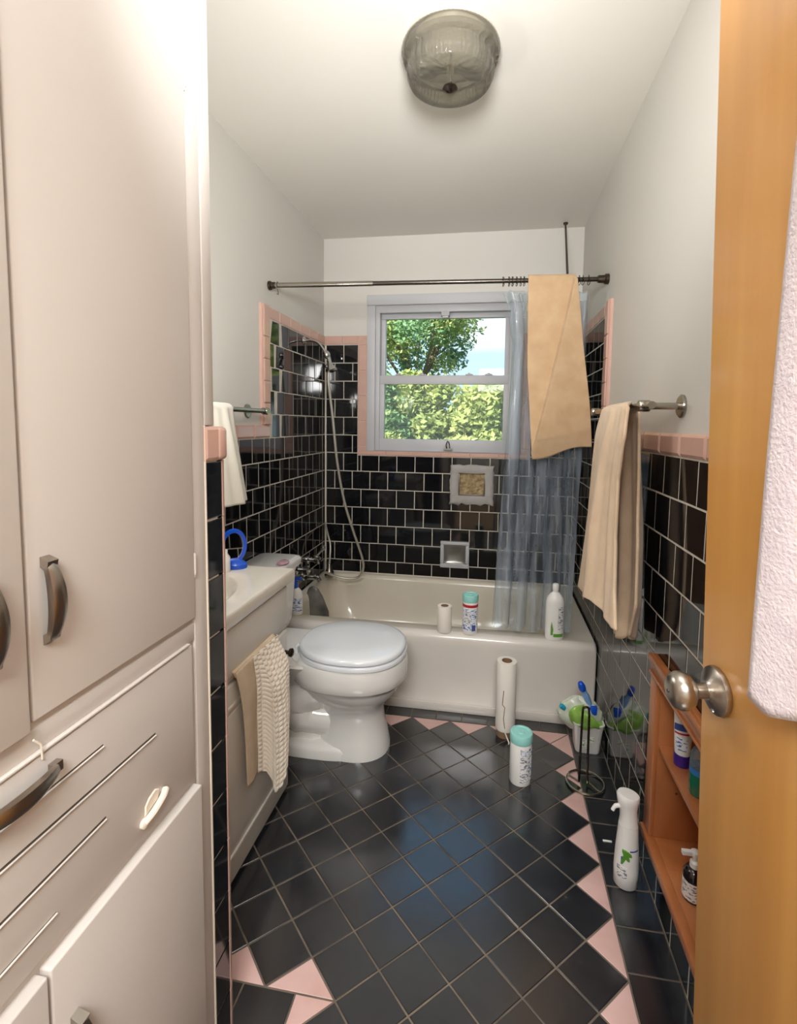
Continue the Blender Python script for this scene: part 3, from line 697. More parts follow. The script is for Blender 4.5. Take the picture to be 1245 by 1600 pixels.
P_('handset', MB().lathe([(0, .0), (.026, .001), (.030, .012), (.026, .035), (.016, .055), (.013, .075), (.010, .082), (0, .083)], (.085, -.16, .366), (0, 0, 1), 20), m_steel, hs, label='bell shaped handset resting on the tub rim')
P_('handset_hose', MB().tube(spline([(.085, -.16, .445), (.086, -.15, .50), (.080, -.13, .56), (.055, -.10, .61), (.012, -.03, .67)], 6), .0055, 8), m_hose, hs)
P_('corner_grout', MB().tube([(.010, -.010, .42), (.010, -.010, .66), (.010, -.010, 1.76)], .0045, 8), m_caulk, hs, label='thin pale grout line running up the tiled corner')  # corner grout line modelled as a thin bead
sc_ = MB()
def shell(u, v):
    top = interp([(0, .335), (.18, .392), (.38, .408), (.62, .398), (.8, .35), (1, .262)], u)
    return (.052+.128*u-.012*v, -.44-.045*sin(pi*u)*(1-.3*v)+.02*v, .225+(top-.225)*v)
so = sheet(shell, 14, 10).build('reflection_shell', m_reflshell, None, solid=.004)  # solid shell put in for the tile's reflection on the tub end
tag(so, 'grey curved shell standing in for the tile reflection at the tap end of the tub', 'stand-in')

# recessed dishes in the back wall
sd = empty('soap_dish', (.825, 0, .50), label='grey ceramic soap dish set in the black tile low above the tub', cat='soap dish')
x0, x1, z0, z1 = .737, .912, .425, .587
b = MB()
ring_boxes(b, x0, x1, z0, z1, .022, .022, .028, .020, -.020, .002)
P_('dish_frame', b, m_win, sd, bevel=.005)
def bowl(u, v):
    return (x0+.018+(x1-x0-.036)*u, -.018+.0155*(max(0, sin(pi*u))*max(0, sin(pi*v)))**.5, z0+.022+(z1-z0-.038)*v)
P_('dish_bowl', sheet(bowl, 12, 12), mat('worn_metal_glaze', srgb(150, 148, 142), .25, metal=.6, var=.3, vscale=20), sd, solid=.001)
P_('dish_lip', MB().box((x0+.030, -.027, z0+.020), (x1-.030, -.012, z0+.030)), m_win, sd, bevel=.005)
bd = empty('broken_soap_niche', (.915, 0, .93), label='broken soap niche filled with rubble inside a ring of grey plaster', cat='soap dish')
x0, x1, z0, z1 = .787, 1.045, .812, 1.052
random.seed(3)
outer = []; inner = []; n = 40
for k in range(n):
    t = k/n*4; s_, f_ = int(t), t-int(t)
    ox, oz = [(x0+(x1-x0)*f_, z0), (x1, z0+(z1-z0)*f_), (x1-(x1-x0)*f_, z1), (x0, z1-(z1-z0)*f_)][s_]
    j = .006 if s_ != 0 else .014
    if s_ == 0: oz += .02*sin(f_*pi)*.3
    ox += random.uniform(-j, j)*.6; oz += random.uniform(-j, j)*.6
    outer.append((ox, oz))
    ix0, ix1, iz0, iz1 = x0+.052, x1-.052, z0+.060, z1-.046
    inner.append([(ix0+(ix1-ix0)*f_, iz0), (ix1, iz0+(iz1-iz0)*f_), (ix1-(ix1-ix0)*f_, iz1), (ix0, iz1-(iz1-iz0)*f_)][s_])
b = MB(); b.loft([[(p[0], .004, p[1]) for p in outer], [(p[0], -.008, p[1]) for p in outer], [((p[0]*.8+q[0]*.2), -.015-random.uniform(0, .004), (p[1]*.8+q[1]*.2)) for p, q in zip(outer, inner)],
            [((p[0]*.15+q[0]*.85), -.017, (p[1]*.15+q[1]*.85)) for p, q in zip(outer, inner)], [(q[0], -.012, q[1]) for q in inner], [(q[0], .001, q[1]) for q in inner]], False, False)
P_('plaster_ring', b, m_plaster, bd, smooth=50)
b = MB()
ring_boxes(b, .836, .998, .868, 1.008, .010, .010, .010, .008, -.014, -.001)
P_('metal_rim', b, mat('tarnished_rim', srgb(110, 102, 92), .4, metal=.7), bd, bevel=.002)
def rub(u, v): return (.842+.150*u, -.002-.006*random.random(), .872+.132*v)
P_('rubble', sheet(rub, 12, 12), m_stone, bd, smooth=0)
random.seed(11)

# ------------------------------------------------------------------ toilet
TY = -1.095
toi = empty('toilet', (.4, TY, 0), label='white toilet with closed lid between the vanity and the tub', cat='toilet')
def egg(z, xf, xb, hw, n=36, sq=2.25):
    cx = xb+(xf-xb)*.52; pts = []
    for k in range(n):
        a = 2*pi*k/n; c, s_ = cos(a), sin(a)
        ex = math.copysign(abs(c)**(2/sq), c); ey = math.copysign(abs(s_)**(2/sq), s_)
        pts.append((cx+(xf-cx)*ex if ex > 0 else cx+(cx-xb)*ex, TY+hw*ey, z))
    return pts
b = MB()
b.loft([egg(z, xf, xb, hw) for z, xf, xb, hw in ((0, .655, .36, .120), (.02, .654, .362, .119), (.06, .646, .37, .110), (.11, .634, .38, .101), (.155, .628, .385, .098), (.185, .634, .37, .106), (.215, .655, .345, .128),
    (.245, .682, .315, .152), (.275, .696, .290, .166), (.292, .702, .278, .172), (.297, .716, .264, .184), (.305, .722, .258, .189), (.33, .723, .255, .190), (.375, .720, .25, .190), (.388, .712, .255, .184))])
b.loft([egg(z, xf, xb, hw, sq=2.8) for z, xf, xb, hw in ((0, .60, .12, .127), (.030, .60, .12, .126), (.043, .59, .13, .119), (.050, .56, .15, .100))])
b.loft([rrect(.10, .40, TY-a_, TY+a_, .05, z) for z, a_ in ((.0, .085), (.12, .085), (.2, .08), (.26, .095), (.32, .13), (.375, .165), (.384, .16))])
b.tube(spline([(.46, TY-.020, .24), (.38, TY-.035, .245), (.31, TY-.042, .215), (.285, TY-.045, .165), (.33, TY-.040, .130), (.42, TY-.020, .115)], 5), [.080]*6+[.084]*8+[.080]*6+[.07]*6, 20)
b.loft([rrect(.04, .29, TY-a_, TY+a_, .05, z) for z, a_ in ((.34, .11), (.38, .14), (.389, .14))])
P_('bowl', b, m_porc, toi, smooth=60)
P_('bolt_cap', MB().lathe([(0, 0), (.011, 0), (.010, .006), (0, .009)], (.292, TY-.094, .030)), m_rust, toi, label='rusty floor bolt')
b = MB(); b.loft([egg(z, xf, xb, hw, 48) for z, xf, xb, hw in ((.389, .712, .300, .184), (.391, .718, .296, .189), (.403, .720, .295, .190), (.408, .716, .298, .187))])
P_('seat', b, m_seat, toi, smooth=50)
b = MB(); b.loft([egg(z, xf, xb, hw, 48) for z, xf, xb, hw in ((.411, .708, .300, .180), (.414, .714, .295, .186), (.424, .715, .294, .187), (.431, .709, .298, .182), (.435, .695, .310, .170), (.437, .60, .37, .10))])
P_('lid', b, m_seat, toi, smooth=50)
for dy in (-.065, .065):
    P_('seat_hinge', MB().tube([(.292, TY+dy-.016, .412), (.292, TY+dy+.016, .412)], .008, 10).box((.278, TY+dy-.012, .39), (.30, TY+dy+.012, .410)), m_seat, toi)
b = MB(); b.loft([rrect(.012, xf, TY-hw, TY+hw, .03, z) for z, xf, hw in ((.39, .155, .20), (.42, .165, .212), (.55, .172, .222), (.655, .178, .226))])
P_('tank', b, m_porc, toi, smooth=50)
b = MB(); b.loft([rrect(.008, xf, TY-hw, TY+hw, .03, z) for z, xf, hw in ((.655, .188, .236), (.660, .196, .242), (.685, .198, .243), (.694, .192, .238), (.697, .181, .228))])
P_('tank_lid', b, m_porc, toi, smooth=50)
P_('flush_lever', MB().tube([(.198, TY-.17, .62), (.215, TY-.17, .62)], .008, 10).tube([(.214, TY-.17, .62), (.222, TY-.11, .612)], [.006, .008], 8), m_chrome, toi)

# ------------------------------------------------------------------ vanity
van = empty('vanity_cabinet', (.2, -1.7, 0), label='white painted vanity cabinet with panelled door left of the toilet', cat='cabinet')
VX, VY0, VY1 = .335, -2.038, -1.370
P_('cabinet_body', MB().box((.0, VY0, 0), (VX-.02, VY0+.018, .744)).box((.0, VY1-.018, 0), (VX-.02, VY1, .744)).box((0, VY0+.018, 0), (.01, VY1-.018, .744)).box((.01, VY0+.018, .05), (VX-.02, VY1-.018, .066)).box((VX-.02, VY0, 0), (VX, VY1, .744)), m_van, van)
P_('drawer_front', MB().box((VX-.001, VY0+.01, .602), (VX+.014, VY1-.008, .735)), m_van, van, bevel=.003)
P_('rail', MB().box((VX-.001, VY0+.01, .585), (VX+.006, VY1-.002, .598)), m_van, van, bevel=.001)
dv = P_('door', MB().box((VX-.001, VY0+.01, .015), (VX+.014, VY1-.008, .578)), m_van, van, bevel=.003)
ya, yb, za, zb = VY0+.07, VY1-.060, .085, .525
b = MB()
for q0, q1 in (((ya, za), (yb, za+.012)), ((ya, zb-.012), (yb, zb)), ((ya, za+.012), (ya+.012, zb-.012)), ((yb-.012, za+.012), (yb, zb-.012))): b.box((VX+.012, q0[0], q0[1]), (VX+.019, q1[0], q1[1]))
P_('door_moulding', b, m_van, dv, bevel=.003)
P_('raised_panel', MB().box((VX+.012, ya+.024, za+.024), (VX+.017, yb-.024, zb-.024)), m_van, dv, bevel=.004)
P_('knob', MB().lathe([(0, 0), (.007, 0), (.006, .012), (.014, .018), (.015, .026), (.009, .031), (0, .032)], (VX+.013, VY1-.028, .508), (1, 0, 0), 16), m_bronze, dv, label='dark metal knob')
# counter with basin: rings from outer edge to the basin
ct = empty('sink_counter', (.2, -1.7, .75), label='cream marble-look counter with an oval basin', cat='countertop')
CXc, CYc, RX, RY = .165, -1.685, .125, .215
def sq_ring(x0, x1, y0, y1, z, n=48):
    pts = []
    for k in range(n):
        a = 2*pi*k/n; c, s_ = cos(a), sin(a); q = 1/max(abs(c), abs(s_))
        u, v = c*q, s_*q
        pts.append(((x0+x1)/2+(x1-x0)/2*u, (y0+y1)/2+(y1-y0)/2*v, z))
    return pts
def ov(rx, ry, z, n=48): return [(CXc+rx*cos(2*pi*k/n), CYc+ry*sin(2*pi*k/n), z) for k in range(n)]
b = MB(); x1, y0, y1 = .362, -2.040, -1.345
b.loft([sq_ring(.0, x1-.004, y0, y1-.004, .745), sq_ring(0, x1, y0, y1, .750), sq_ring(0, x1, y0, y1, .781), sq_ring(0, x1-.004, y0, y1-.004, .786), ov(RX+.008, RY+.010, .786), ov(RX, RY, .783), ov(RX-.012, RY-.02, .765), ov(RX-.03, RY-.055, .72), ov(RX-.065, RY-.12, .685), ov(.015, .02, .678)])
P_('countertop', b, m_counter, ct, smooth=40)
P_('basin_drain', MB().lathe([(0, 0), (.02, 0), (.02, .003), (0, .004)], (CXc, CYc, .678)), m_chrome, ct)
P_('tap', MB().tube(spline([(.045, CYc, .785), (.045, CYc, .86), (.08, CYc, .90), (.13, CYc, .88), (.135, CYc, .865)], 5), .011, 12).lathe([(0, 0), (.028, 0), (.022, .02), (0, .022)], (.045, CYc, .785)), m_chrome, ct)
P_('backsplash', MB().box((0, y0, .786), (.016, y1, .82)), m_counter, ct, bevel=.003)

# small things by the sink
mi = empty('standing_mirror', (.148, -1.376, .786), label='small blue plastic standing mirror on the corner of the vanity top', cat='mirror')
mc = Vector((.148, -1.376, .786)); tl = Vector((-.02, .12, 1)).normalized(); nrm = Vector((.70, -.72, .10)); nrm = (nrm-tl*nrm.dot(tl)).normalized(); sd_ = nrm.cross(tl)
def mpt(a, b_, c): return mc+sd_*a+tl*b_+nrm*c
b = MB(); n = 32; cz = .072
rr = []
for k in range(n):
    a = 2*pi*k/n; cxm, cym = cos(a), sin(a)
    rr.append([mpt((.036+dr)*cxm, cz+(.050+dr)*cym, dn) for dr, dn in ((-.003, -.007), (.008, -.009), (.012, 0), (.008, .009), (-.003, .007))])
b.loft(rr+[rr[0]], False, False, True); P_('frame', b, m_blue, mi, label='blue oval frame')
P_('glass', MB().loft([[mpt(.035*cos(2*pi*k/n), cz+.049*sin(2*pi*k/n), dn) for k in range(n)] for dn in (-.002, .002)]), m_mirror, mi)
b = MB(); b.loft([[Vector((mc.x, mc.y, .7865+h))+Vector((px*w, py*w, 0)) for px, py in [(.052*cos(2*pi*k/20), .034*sin(2*pi*k/20)) for k in range(20)]] for h, w in ((0, 1), (.014, 1), (.022, .8), (.030, .45))])
P_('stand', b, m_blue, mi)
wb = MB().lathe([(0, 0), (.016, 0), (.018, .004), (.018, .05), (.010, .062), (.010, .075), (0, .076)], (.150, -1.43, .786), n=20).build('small_bottle', m_white_pl)
tag(wb, 'small white bottle just behind the tiled partition corner on the vanity top', 'bottle')
so_ = MB().lathe([(0, 0), (.020, .001), (.024, .007), (.018, .013), (0, .015)], (.175, -1.02, .697), n=22, sx=1.0, sy=1.5).build('soap_bar', m_soap)
tag(so_, 'flat pinkish soap bar on the toilet tank lid', 'soap')

# ------------------------------------------------------------------ towels
def cloth(name, fn, nu, nv, mt, th=.005, parent=None, **k):
    o = sheet(fn, nu, nv).build(name, mt, parent, smooth=80, solid=th, offset=0); return o
# cream bobble towel over the vanity door
bt = empty('hand_towel', (VX+.03, -1.6, .6), label='cream hand towel with rows of bobbles hanging over the vanity door', cat='towel')
def bobp(u, v, bb):
    # u across from near (-1.742) to far (-1.49); v down the front
    yl = -1.742+.02*v; yr = -1.492+.030*sin(v*2.4)
    y = yl+(yr-yl)*u
    bot = interp([(0, .275), (.38, .245), (.46, .235), (.55, .150), (.70, .165), (.85, .215), (1, .27)], u)
    z = .612+(bot-.612)*v
    fold = .010*sin(u*9.5+1)*min(1, v*2)+.022*smoothstep(.42, .52, u)*smoothstep(.0, .3, v)
    return (VX+.024+.012*sin(pi*min(1, v*3)*.5)+fold+bb, y, z)
def flatside(u, v): return bobp(u*.42, v, 0)
def bobside(u, v):
    w = .36+.64*u; q = u*8; rr = v*27+(.5 if int(q) % 2 else 0)
    bb = .0060*abs(sin(pi*q)*sin(pi*rr))**.75
    return bobp(w, v, .004+bb)
o = cloth('plain_side', flatside, 40, 60, m_cream2, .004); under(bt, [o])
o = cloth('bobble_side', bobside, 96, 230, m_cream, .003); under(bt, [o])
def bob2(u, v):
    a = pi*v; y = -1.742+.25*u
    return (VX+.010+.014*cos(a)*1.0, y, .598+.014*sin(a)*1.0) if v <= 1 else 0
o = cloth('top_fold', bob2, 40, 8, m_cream2, .006); under(bt, [o])
# towel bars
def bar(name, label, wx, sgn, yA, yB, xb, z, discs):
    r = empty(name, (wx, (yA+yB)/2, z), label=label, cat='towel bar')
    P_('bar', MB().tube([(xb, yA, z), (xb, yB, z)], .0095, 16), m_steel, r)
    for y in discs:
        P_('post', MB().tube([(wx, y, z), (xb+sgn*.004, y, z)], .009, 14), m_steel, r)
        P_('joint', MB().lathe([(0, -.014), (.014, -.014), (.015, -.012), (.015, .012), (.014, .014), (0, .014)], (xb, y, z), (1, 0, 0), 20), m_steel, r)
        P_('flange', MB().lathe([(0, 0), (.030, 0), (.030, .005), (.026, .008), (0, .008)], (wx, y, z), (sgn, 0, 0), 28), m_steel, r)
    return r
bar('towel_bar', 'steel towel bar on the right wall holding the peach towel', W+TH, -1, -1.640, -.93, 1.415, 1.348, (-1.575, -.97))
bar('towel_bar', 'steel towel bar on the left wall beside the tub surround', -TH, 1, -.935, -1.60, .075, 1.338, (-.965, -1.55))
# white towel on the left bar
lt = empty('hand_towel', (.075, -1.3, 1.33), label='white towel hanging on the left wall bar above the vanity', cat='towel')
def wt(u, v):
    y = -1.60+(.375+.050*v-.045*(1-v)*u)*u
    if v < .12:
        a = v/.12*pi*.5; return (.075+.014*sin(a), y, 1.340+.012*cos(a)+.004)
    t = (v-.12)/.88; bot = .985
    return (.092+(.016*sin(u*17+.8)+.006*sin(u*41))*t**.4+.02*t, y, 1.344-(1.344-bot-.006*u)*t)
o = cloth('front_fall', wt, 50, 50, m_white_t, .006); under(lt, [o])
def wt2(u, v):
    y = -1.60+(.37+.03*v)*u; return (.062-.012*v*.5+.004*sin(u*12), y, 1.350-.30*v)
o = cloth('back_fall', wt2, 30, 20, m_white_t, .006); under(lt, [o])
# peach towel on the right bar
pt = empty('bath_towel', (1.41, -1.4, 1.36), label='peach bath towel bunched over the right wall towel bar', cat='towel')
L_ = [(0, -1.245, 1.362), (.06, -1.262, 1.335), (.25, -1.204, 1.177), (.55, -1.141, .945), (.85, -1.085, .75), (1, -1.069, .70)]
R_ = [(0, -1.46, 1.362), (.05, -1.555, 1.34), (.12, -1.575, 1.27), (.25, -1.535, 1.15), (.45, -1.530, .99), (.7, -1.56, .85), (1, -1.60, .775)]
def pf(u, v):
    yl = interp([(a, b_) for a, b_, c in L_], v); yr = interp([(a, b_) for a, b_, c in R_], v)
    zl = interp([(a, c) for a, b_, c in L_], v); zr = interp([(a, c) for a, b_, c in R_], v)
    y = yl+(yr-yl)*u; z = zl+(zr-zl)*u
    z += v**3*(-.02*sin(u*8)+.10*math.exp(-((u-.42)/.11)**2)*0 + .055*smoothstep(.38, .28, u)*0)
    if v > .8: z += (v-.8)/.2*(.05*math.exp(-((u-.36)/.07)**2)-.012*math.exp(-((u-.15)/.1)**2))
    x = 1.388-.024*sin(min(1, v*6)*pi/2)+(.017*sin(u*7.5+.6)+.007*sin(u*19)+.0025*sin(u*47+v*3))*min(1, .25+v*1.5)-.012*v
    if v < .04: x = 1.415-(1.415-1.385)*(v/.04)
    return (x, y, z+.006*sin(pi*min(1, v/.08)))
o = cloth('front_fall', pf, 70, 80, m_peach, .008); under(pt, [o])
def pb(u, v):
    yl = interp([(0, -1.22), (.5, -1.22), (1, -1.27)], v); yr = interp([(0, -1.37), (.04, -1.425), (.3, -1.468), (.6, -1.505), (.85, -1.515), (1, -1.47)], v)
    zl = interp([(0, 1.362), (1, .640)], v); zr = interp([(0, 1.362), (.04, 1.345), (1, .690)], v)
    y = yl+(yr-yl)*u; z = zl+(zr-zl)*u
    if v > .85: z -= (v-.85)/.15*(.03*sin(pi*u)-.02*math.exp(-((u-.62)/.08)**2))
    x = 1.447+(.014*sin(u*8+2)+.005*sin(u*25))*min(1, v*2)
    if v < .04: x = 1.415+(1.447-1.415)*(v/.04)
    return (x, y, z)
o = cloth('back_fall', pb, 50, 70, m_peach, .008); under(pt, [o])
# ------------------------------------------------------------------ shower rod, pole, curtain, tan towel
RA, RB = Vector((0.0, -.748, 1.920)), Vector((W, -.653, 1.929))
def rodp(x): return RA+(RB-RA)*(x/W)
rod = empty('shower_rod', (.75, -.70, 1.925), label='steel shower curtain rod spanning the tub from wall to wall', cat='rod')
P_('rod', MB().tube([rodp(.01), rodp(.48)], .0115, 16), m_steel, rod); P_('inner_rod', MB().tube([rodp(.46), rodp(1.49)], .0098, 16), m_darksteel, rod, label='darker inner rod tube')
ax = (RB-RA).normalized()
P_('end_cap', MB().lathe([(0, 0), (.020, 0), (.020, .01), (.015, .014), (.015, .03), (0, .03)], rodp(-.006), ax, 18), m_bronze, rod)
P_('end_cap', MB().lathe([(0, 0), (.022, 0), (.022, .014), (.017, .018), (.016, .045), (0, .045)], rodp(1.507), -ax, 18), m_bronze, rod)
pole = empty('ceiling_pole', (1.365, -.66, 2.16), label='thin dark stay pole running from the ceiling down to the shower rod', cat='pole')
xp = 1.335
P_('pole', MB().tube([(xp, rodp(xp).y+.0, 1.935), (1.393, -.067, 2.396)], .0052, 10), m_bronze, pole)
P_('ceiling_cup', MB().lathe([(0, 0), (.013, 0), (.012, .008), (.006, .012), (0, .012)], (1.395, -.062, 2.3995), (0, 0, -1), 14), m_bronze, pole)
P_('rod_saddle', MB().tube([(xp, rodp(xp).y, 1.915), (xp, rodp(xp).y, 1.945)], .0145, 14), m_bronze, pole)
hk = MB().tube(spline([rodp(.035)+Vector((0, .014, .0)), rodp(.035)+Vector((0, .0, .0155)), rodp(.035)+Vector((0, -.014, 0)), rodp(.037)+Vector((0, -.004, -.025)), rodp(.037)+Vector((0, .004, -.04)), rodp(.030)+Vector((0, 0, -.035))], 5), .002, 6)
tag(hk.build('curtain_hook', m_steel), 'lone curtain hook left at the left end of the shower rod', 'hook')
cu = empty('shower_curtain', (1.23, -.69, 1.9), label='clear plastic shower curtain bunched at the right end of the rod', cat='shower curtain')
def cur(u, v):
    top0, top1 = 1.055, 1.425; mid0, mid1 = 1.095, 1.42; bot0, bot1 = 1.045, 1.43
    t = v
    x0 = interp([(0, 1.052), (.04, 1.075), (.15, 1.10), (.3, 1.095), (.6, 1.075), (1, 1.045)], t); x1 = interp([(0, 1.425), (.5, 1.42), (1, 1.385)], t)
    amp = .017+.016*t; ph = u*2*pi*5.0+.9*sin(t*2.0+u*3)
    x = x0+(x1-x0)*u+.016*cos(ph)*min(1, .3+t)
    y = rodp(x).y+.032+amp*sin(ph)+.0035*sin(u*95+4*sin(t*5))+.006*sin(u*37+t*4)-.068*smoothstep(.55, 1, t)-.015*(1-smoothstep(0, .1, t))
    z = 1.888-(1.888-.372)*t-.014*abs(sin(u*2*pi*4.5))*(1-min(1, t*8))
    return (x, y, z)
o = sheet(cur, 170, 90).build('curtain_sheet', m_curt, None, smooth=80); under(cu, [o])
def hem(u, v):
    p = Vector(cur(u, .004+.022*v)); return p+Vector((0, -.0025, 0))
o = sheet(hem, 150, 2).build('hem', thin('vinyl_hem', (.9, .95, .95, 1), .35, .1, (.75, .8, .8, 1), .2), None, smooth=80); under(cu, [o])
for x in (1.06, 1.085, 1.10, 1.118, 1.135, 1.15, 1.385, 1.40, 1.425):
    c = rodp(x); b = MB(); pts = [c+Vector((.003*sin(a*2), .017*sin(a), .017*cos(a)-.006*(1 if cos(a) < 0 else 0))) for a in [2*pi*k/14 for k in range(15)]]
    b.tube(pts, .0016, 6); P_('curtain_ring', b, m_darksteel, cu)
# tan towel over the rod
tt = empty('bath_towel', (1.3, -.70, 1.93), label='tan bath towel hung over the shower rod in front of the curtain', cat='towel')
def tf(u, v):
    xl = interp([(0, 1.166), (.5, 1.176), (1, 1.205)], v); xr = interp([(0, 1.366), (.12, 1.375), (.4, 1.400), (.75, 1.440), (1, 1.460)], v)
    zl = interp([(0, 1.944), (1, 1.150)], v); zr = interp([(0, 1.944), (1, 1.205)], v)
    x = xl+(xr-xl)*u; z = zl+(zr-zl)*u
    x += .006*sin(v*pi)*(u-.5)
    if v > .93: z -= .010*sin(u*6+.5)*(v-.93)/.07
    line = .97-.80*v/.80
    d = u-line
    f = .034*smoothstep(-.002, .014, d)*math.exp(-max(0, d)*1.6) if v < .9 else .034*(1-(v-.9)*10)*smoothstep(-.002, .014, d)*math.exp(-max(0, d)*1.6)
    yb = rodp(x).y-.018
    y = yb-.010*min(1, v*8)-f-.008*sin(u*4+1)*v-.016*v
    if v < .03:
        a = v/.03*pi/2; y = rodp(x).y-.018*sin(a)-.001; z = 1.932+.0165*cos(a)
    return (x, y, z)
o = cloth('front_fall', tf, 130, 110, m_tanT, .005); under(tt, [o])
def tb_(u, v):
    x = 1.170+.195*u+.02*v*(u-.2); a = min(1, v/.04)*pi/2
    y = rodp(x).y+.017*sin(a)-.010*smoothstep(.04, .5, v); z = 1.932+.0165*cos(a) if v < .04 else 1.932-.14*(v-.04)
    return (x, y, z)
o = cloth('back_fall', tb_, 30, 40, m_tanT, .005); under(tt, [o])

# ------------------------------------------------------------------ ceiling light
LX_, LY_ = .880, -1.415
cl = empty('ceiling_light', (LX_, LY_, H), label='round ribbed glass flush ceiling light with a central finial', cat='ceiling light')
P_('pan', MB().lathe([(0, 0), (.130, 0), (.136, .006), (.138, .018), (.132, .026), (.10, .028), (0, .028)], (LX_, LY_, H), (0, 0, -1), 48), mat('lamp_pan', srgb(190, 182, 166), .35), cl)
prof = [(.139, .016), (.142, .022), (.143, .034), (.138, .046), (.126, .052), (.124, .060), (.127, .076), (.125, .094), (.118, .108), (.104, .116), (.082, .120), (.072, .117), (.03, .119), (.012, .121)]
b = MB(); n = 144; rings = []
for r, h in prof:
    rings.append([(LX_+(r+(.0012 if k % 2 else -.0004)*(1 if r > .02 else 0))*cos(2*pi*k/n), LY_+(r+(.0012 if k % 2 else -.0004)*(1 if r > .02 else 0))*sin(2*pi*k/n), H-h) for k in range(n)])
b.loft(rings, False, False); P_('glass_shade', b, m_lampglass, cl, smooth=30, label='ribbed clear glass bowl')
P_('finial', MB().lathe([(0, -.012), (.006, -.012), (.006, 0), (.021, .002), (.022, .006), (.014, .011), (.009, .015), (0, .017)], (LX_, LY_, H-.121), (0, 0, -1), 24), m_darksteel, cl)
for sgn in (-1, 1):
    a0 = radians(12); dx, dy = cos(a0)*sgn, sin(a0)*sgn
    P_('bulb', MB().lathe([(0, 0), (.013, .002), (.014, .02), (.026, .045), (.030, .062), (.026, .080), (.012, .090), (0, .091)], (LX_+dx*.01, LY_+dy*.01, H-.070), (dx, dy, 0), 18), mat('frosted_bulb', srgb(112, 108, 96), .4), cl)
P_('stem', MB().tube([(LX_, LY_, H-.02), (LX_, LY_, H-.125)], .003, 8), m_nickel, cl)

# ------------------------------------------------------------------ things along the tub rim
def canister(name, x, y, z0, h, r, lidmt, label, bands, tilt=None):
    root = empty(name, (x, y, z0), label=label, cat='canister')
    P_('body', MB().lathe([(0, 0), (r*.96, 0), (r, .004), (r, h*.80), (r*.97, h*.82), (0, h*.82)], (x, y, z0), n=32), m_white_pl, root)
    P_('lid', MB().lathe([(0, 0), (r*1.02, 0), (r*1.05, .004), (r*1.05, h*.15), (r*1.0, h*.175), (r*.80, h*.18), (r*.76, h*.165), (r*.35, h*.165), (r*.30, h*.18), (0, h*.18)], (x, y, z0+h*.82), n=32), lidmt, root, label='pale teal screw lid')
    for (a0, a1, za, zb, mt) in bands:
        b = MB(); rr = []
        for k in range(13):
            a = radians(a0+(a1-a0)*k/12); rr.append([(x+q*cos(a), y+q*sin(a), z0+zz) for q, zz in ((r*.995, za), (r+.0008, za), (r+.0008, zb), (r*.995, zb))])
        b.loft(rr); P_('label_print', b, mt, root)
    return root
canister('wipes_canister', .953, -.768, .3585, .178, .034, m_teal, 'wipes canister with teal lid and red band on the tub rim',
         [(-175, 0, .124, .136, m_red), (-150, -35, .02, .118, m_printb), (-75, -45, .018, .045, m_navy), (-140, -85, .045, .105, m_print)])
rl = empty('paper_roll', (.838, -.772, .3585), label='short white paper roll standing on the tub rim', cat='paper roll')
P_('paper', MB().lathe([(.017, 0), (.032, 0), (.033, .003), (.033, .113), (.032, .116), (.017, .116)], (.838, -.772, .3585), n=32), m_paper, rl)
P_('core', MB().lathe([(.0155, .0), (.0172, .0), (.0172, .1165), (.0155, .1165), (.0155, .01)], (.838, -.772, .3585), n=24), m_card, rl)
b_ = empty('shampoo_bottle', (1.322, -.762, .3585), label='white squeeze bottle with green leaf print on the right of the tub rim', cat='bottle')
P_('bottle_body', MB().lathe([(0, 0), (.036, 0), (.039, .005), (.040, .02), (.040, .165), (.036, .185), (.022, .203), (.013, .210), (.012, .222), (0, .222)], (1.322, -.762, .3585), n=32, sy=.72), m_white_pl, b_)
P_('cap', MB().lathe([(0, 0), (.014, 0), (.014, .022), (.011, .027), (0, .028)], (1.322, -.762, .3585+.220), n=20), m_white_pl, b_)
def patch(root, name, cx, cy, z0, r, ry, a0, a1, za, zb, mt, off=.0008, n=10):
    b = MB(); rr = []
    for k in range(n+1):
        a = radians(a0+(a1-a0)*k/n); rr.append([(cx+(r+q)*cos(a), cy+(ry+q)*sin(a), z0+zz) for q, zz in ((-.001, za), (off, za), (off, zb), (-.001, zb))])
    b.loft(rr); return P_(name, b, mt, root)
patch(b_, 'label_print', 1.322, -.762, .3585, .040, .0288, -75, -35, .05, .15, m_print); patch(b_, 'label_print', 1.322, -.762, .3585, .040, .0288, -100, -35, .018, .032, m_dgreen)
b = MB().add([(1.303, -.7925, .385), (1.312, -.7925, .385), (1.314, -.7925, .41), (1.306, -.7925, .445), (1.303, -.7925, .42), (1.303, -.7895, .385), (1.312, -.7895, .385), (1.314, -.7895, .41), (1.306, -.7895, .445), (1.303, -.7895, .42)],
             [(0, 1, 2, 3, 4), (9, 8, 7, 6, 5)]+[(i, 5+i, 5+(i+1) % 5, (i+1) % 5) for i in range(5)]); P_('leaf_print', b, m_dgreen, b_)
lo = empty('lotion_bottle', (.098, -.715, .3585), label='white pump bottle with blue cap on the left tub corner', cat='bottle')
P_('bottle_body', MB().lathe([(0, 0), (.036, 0), (.040, .005), (.040, .09), (.036, .112), (.022, .128), (.014, .132), (0, .132)], (.098, -.715, .3585), n=28, sy=.7), m_white_pl, lo)
P_('pump_cap', MB().lathe([(0, 0), (.016, 0), (.016, .03), (.008, .032), (.008, .045), (0, .045)], (.098, -.715, .3585+.130), n=20).box((.085, -.722, .530), (.135, -.708, .540)), m_blue, lo, label='blue cap')
patch(lo, 'label_print', .098, -.715, .3585, .040, .028, -100, -10, .02, .085, m_printb)

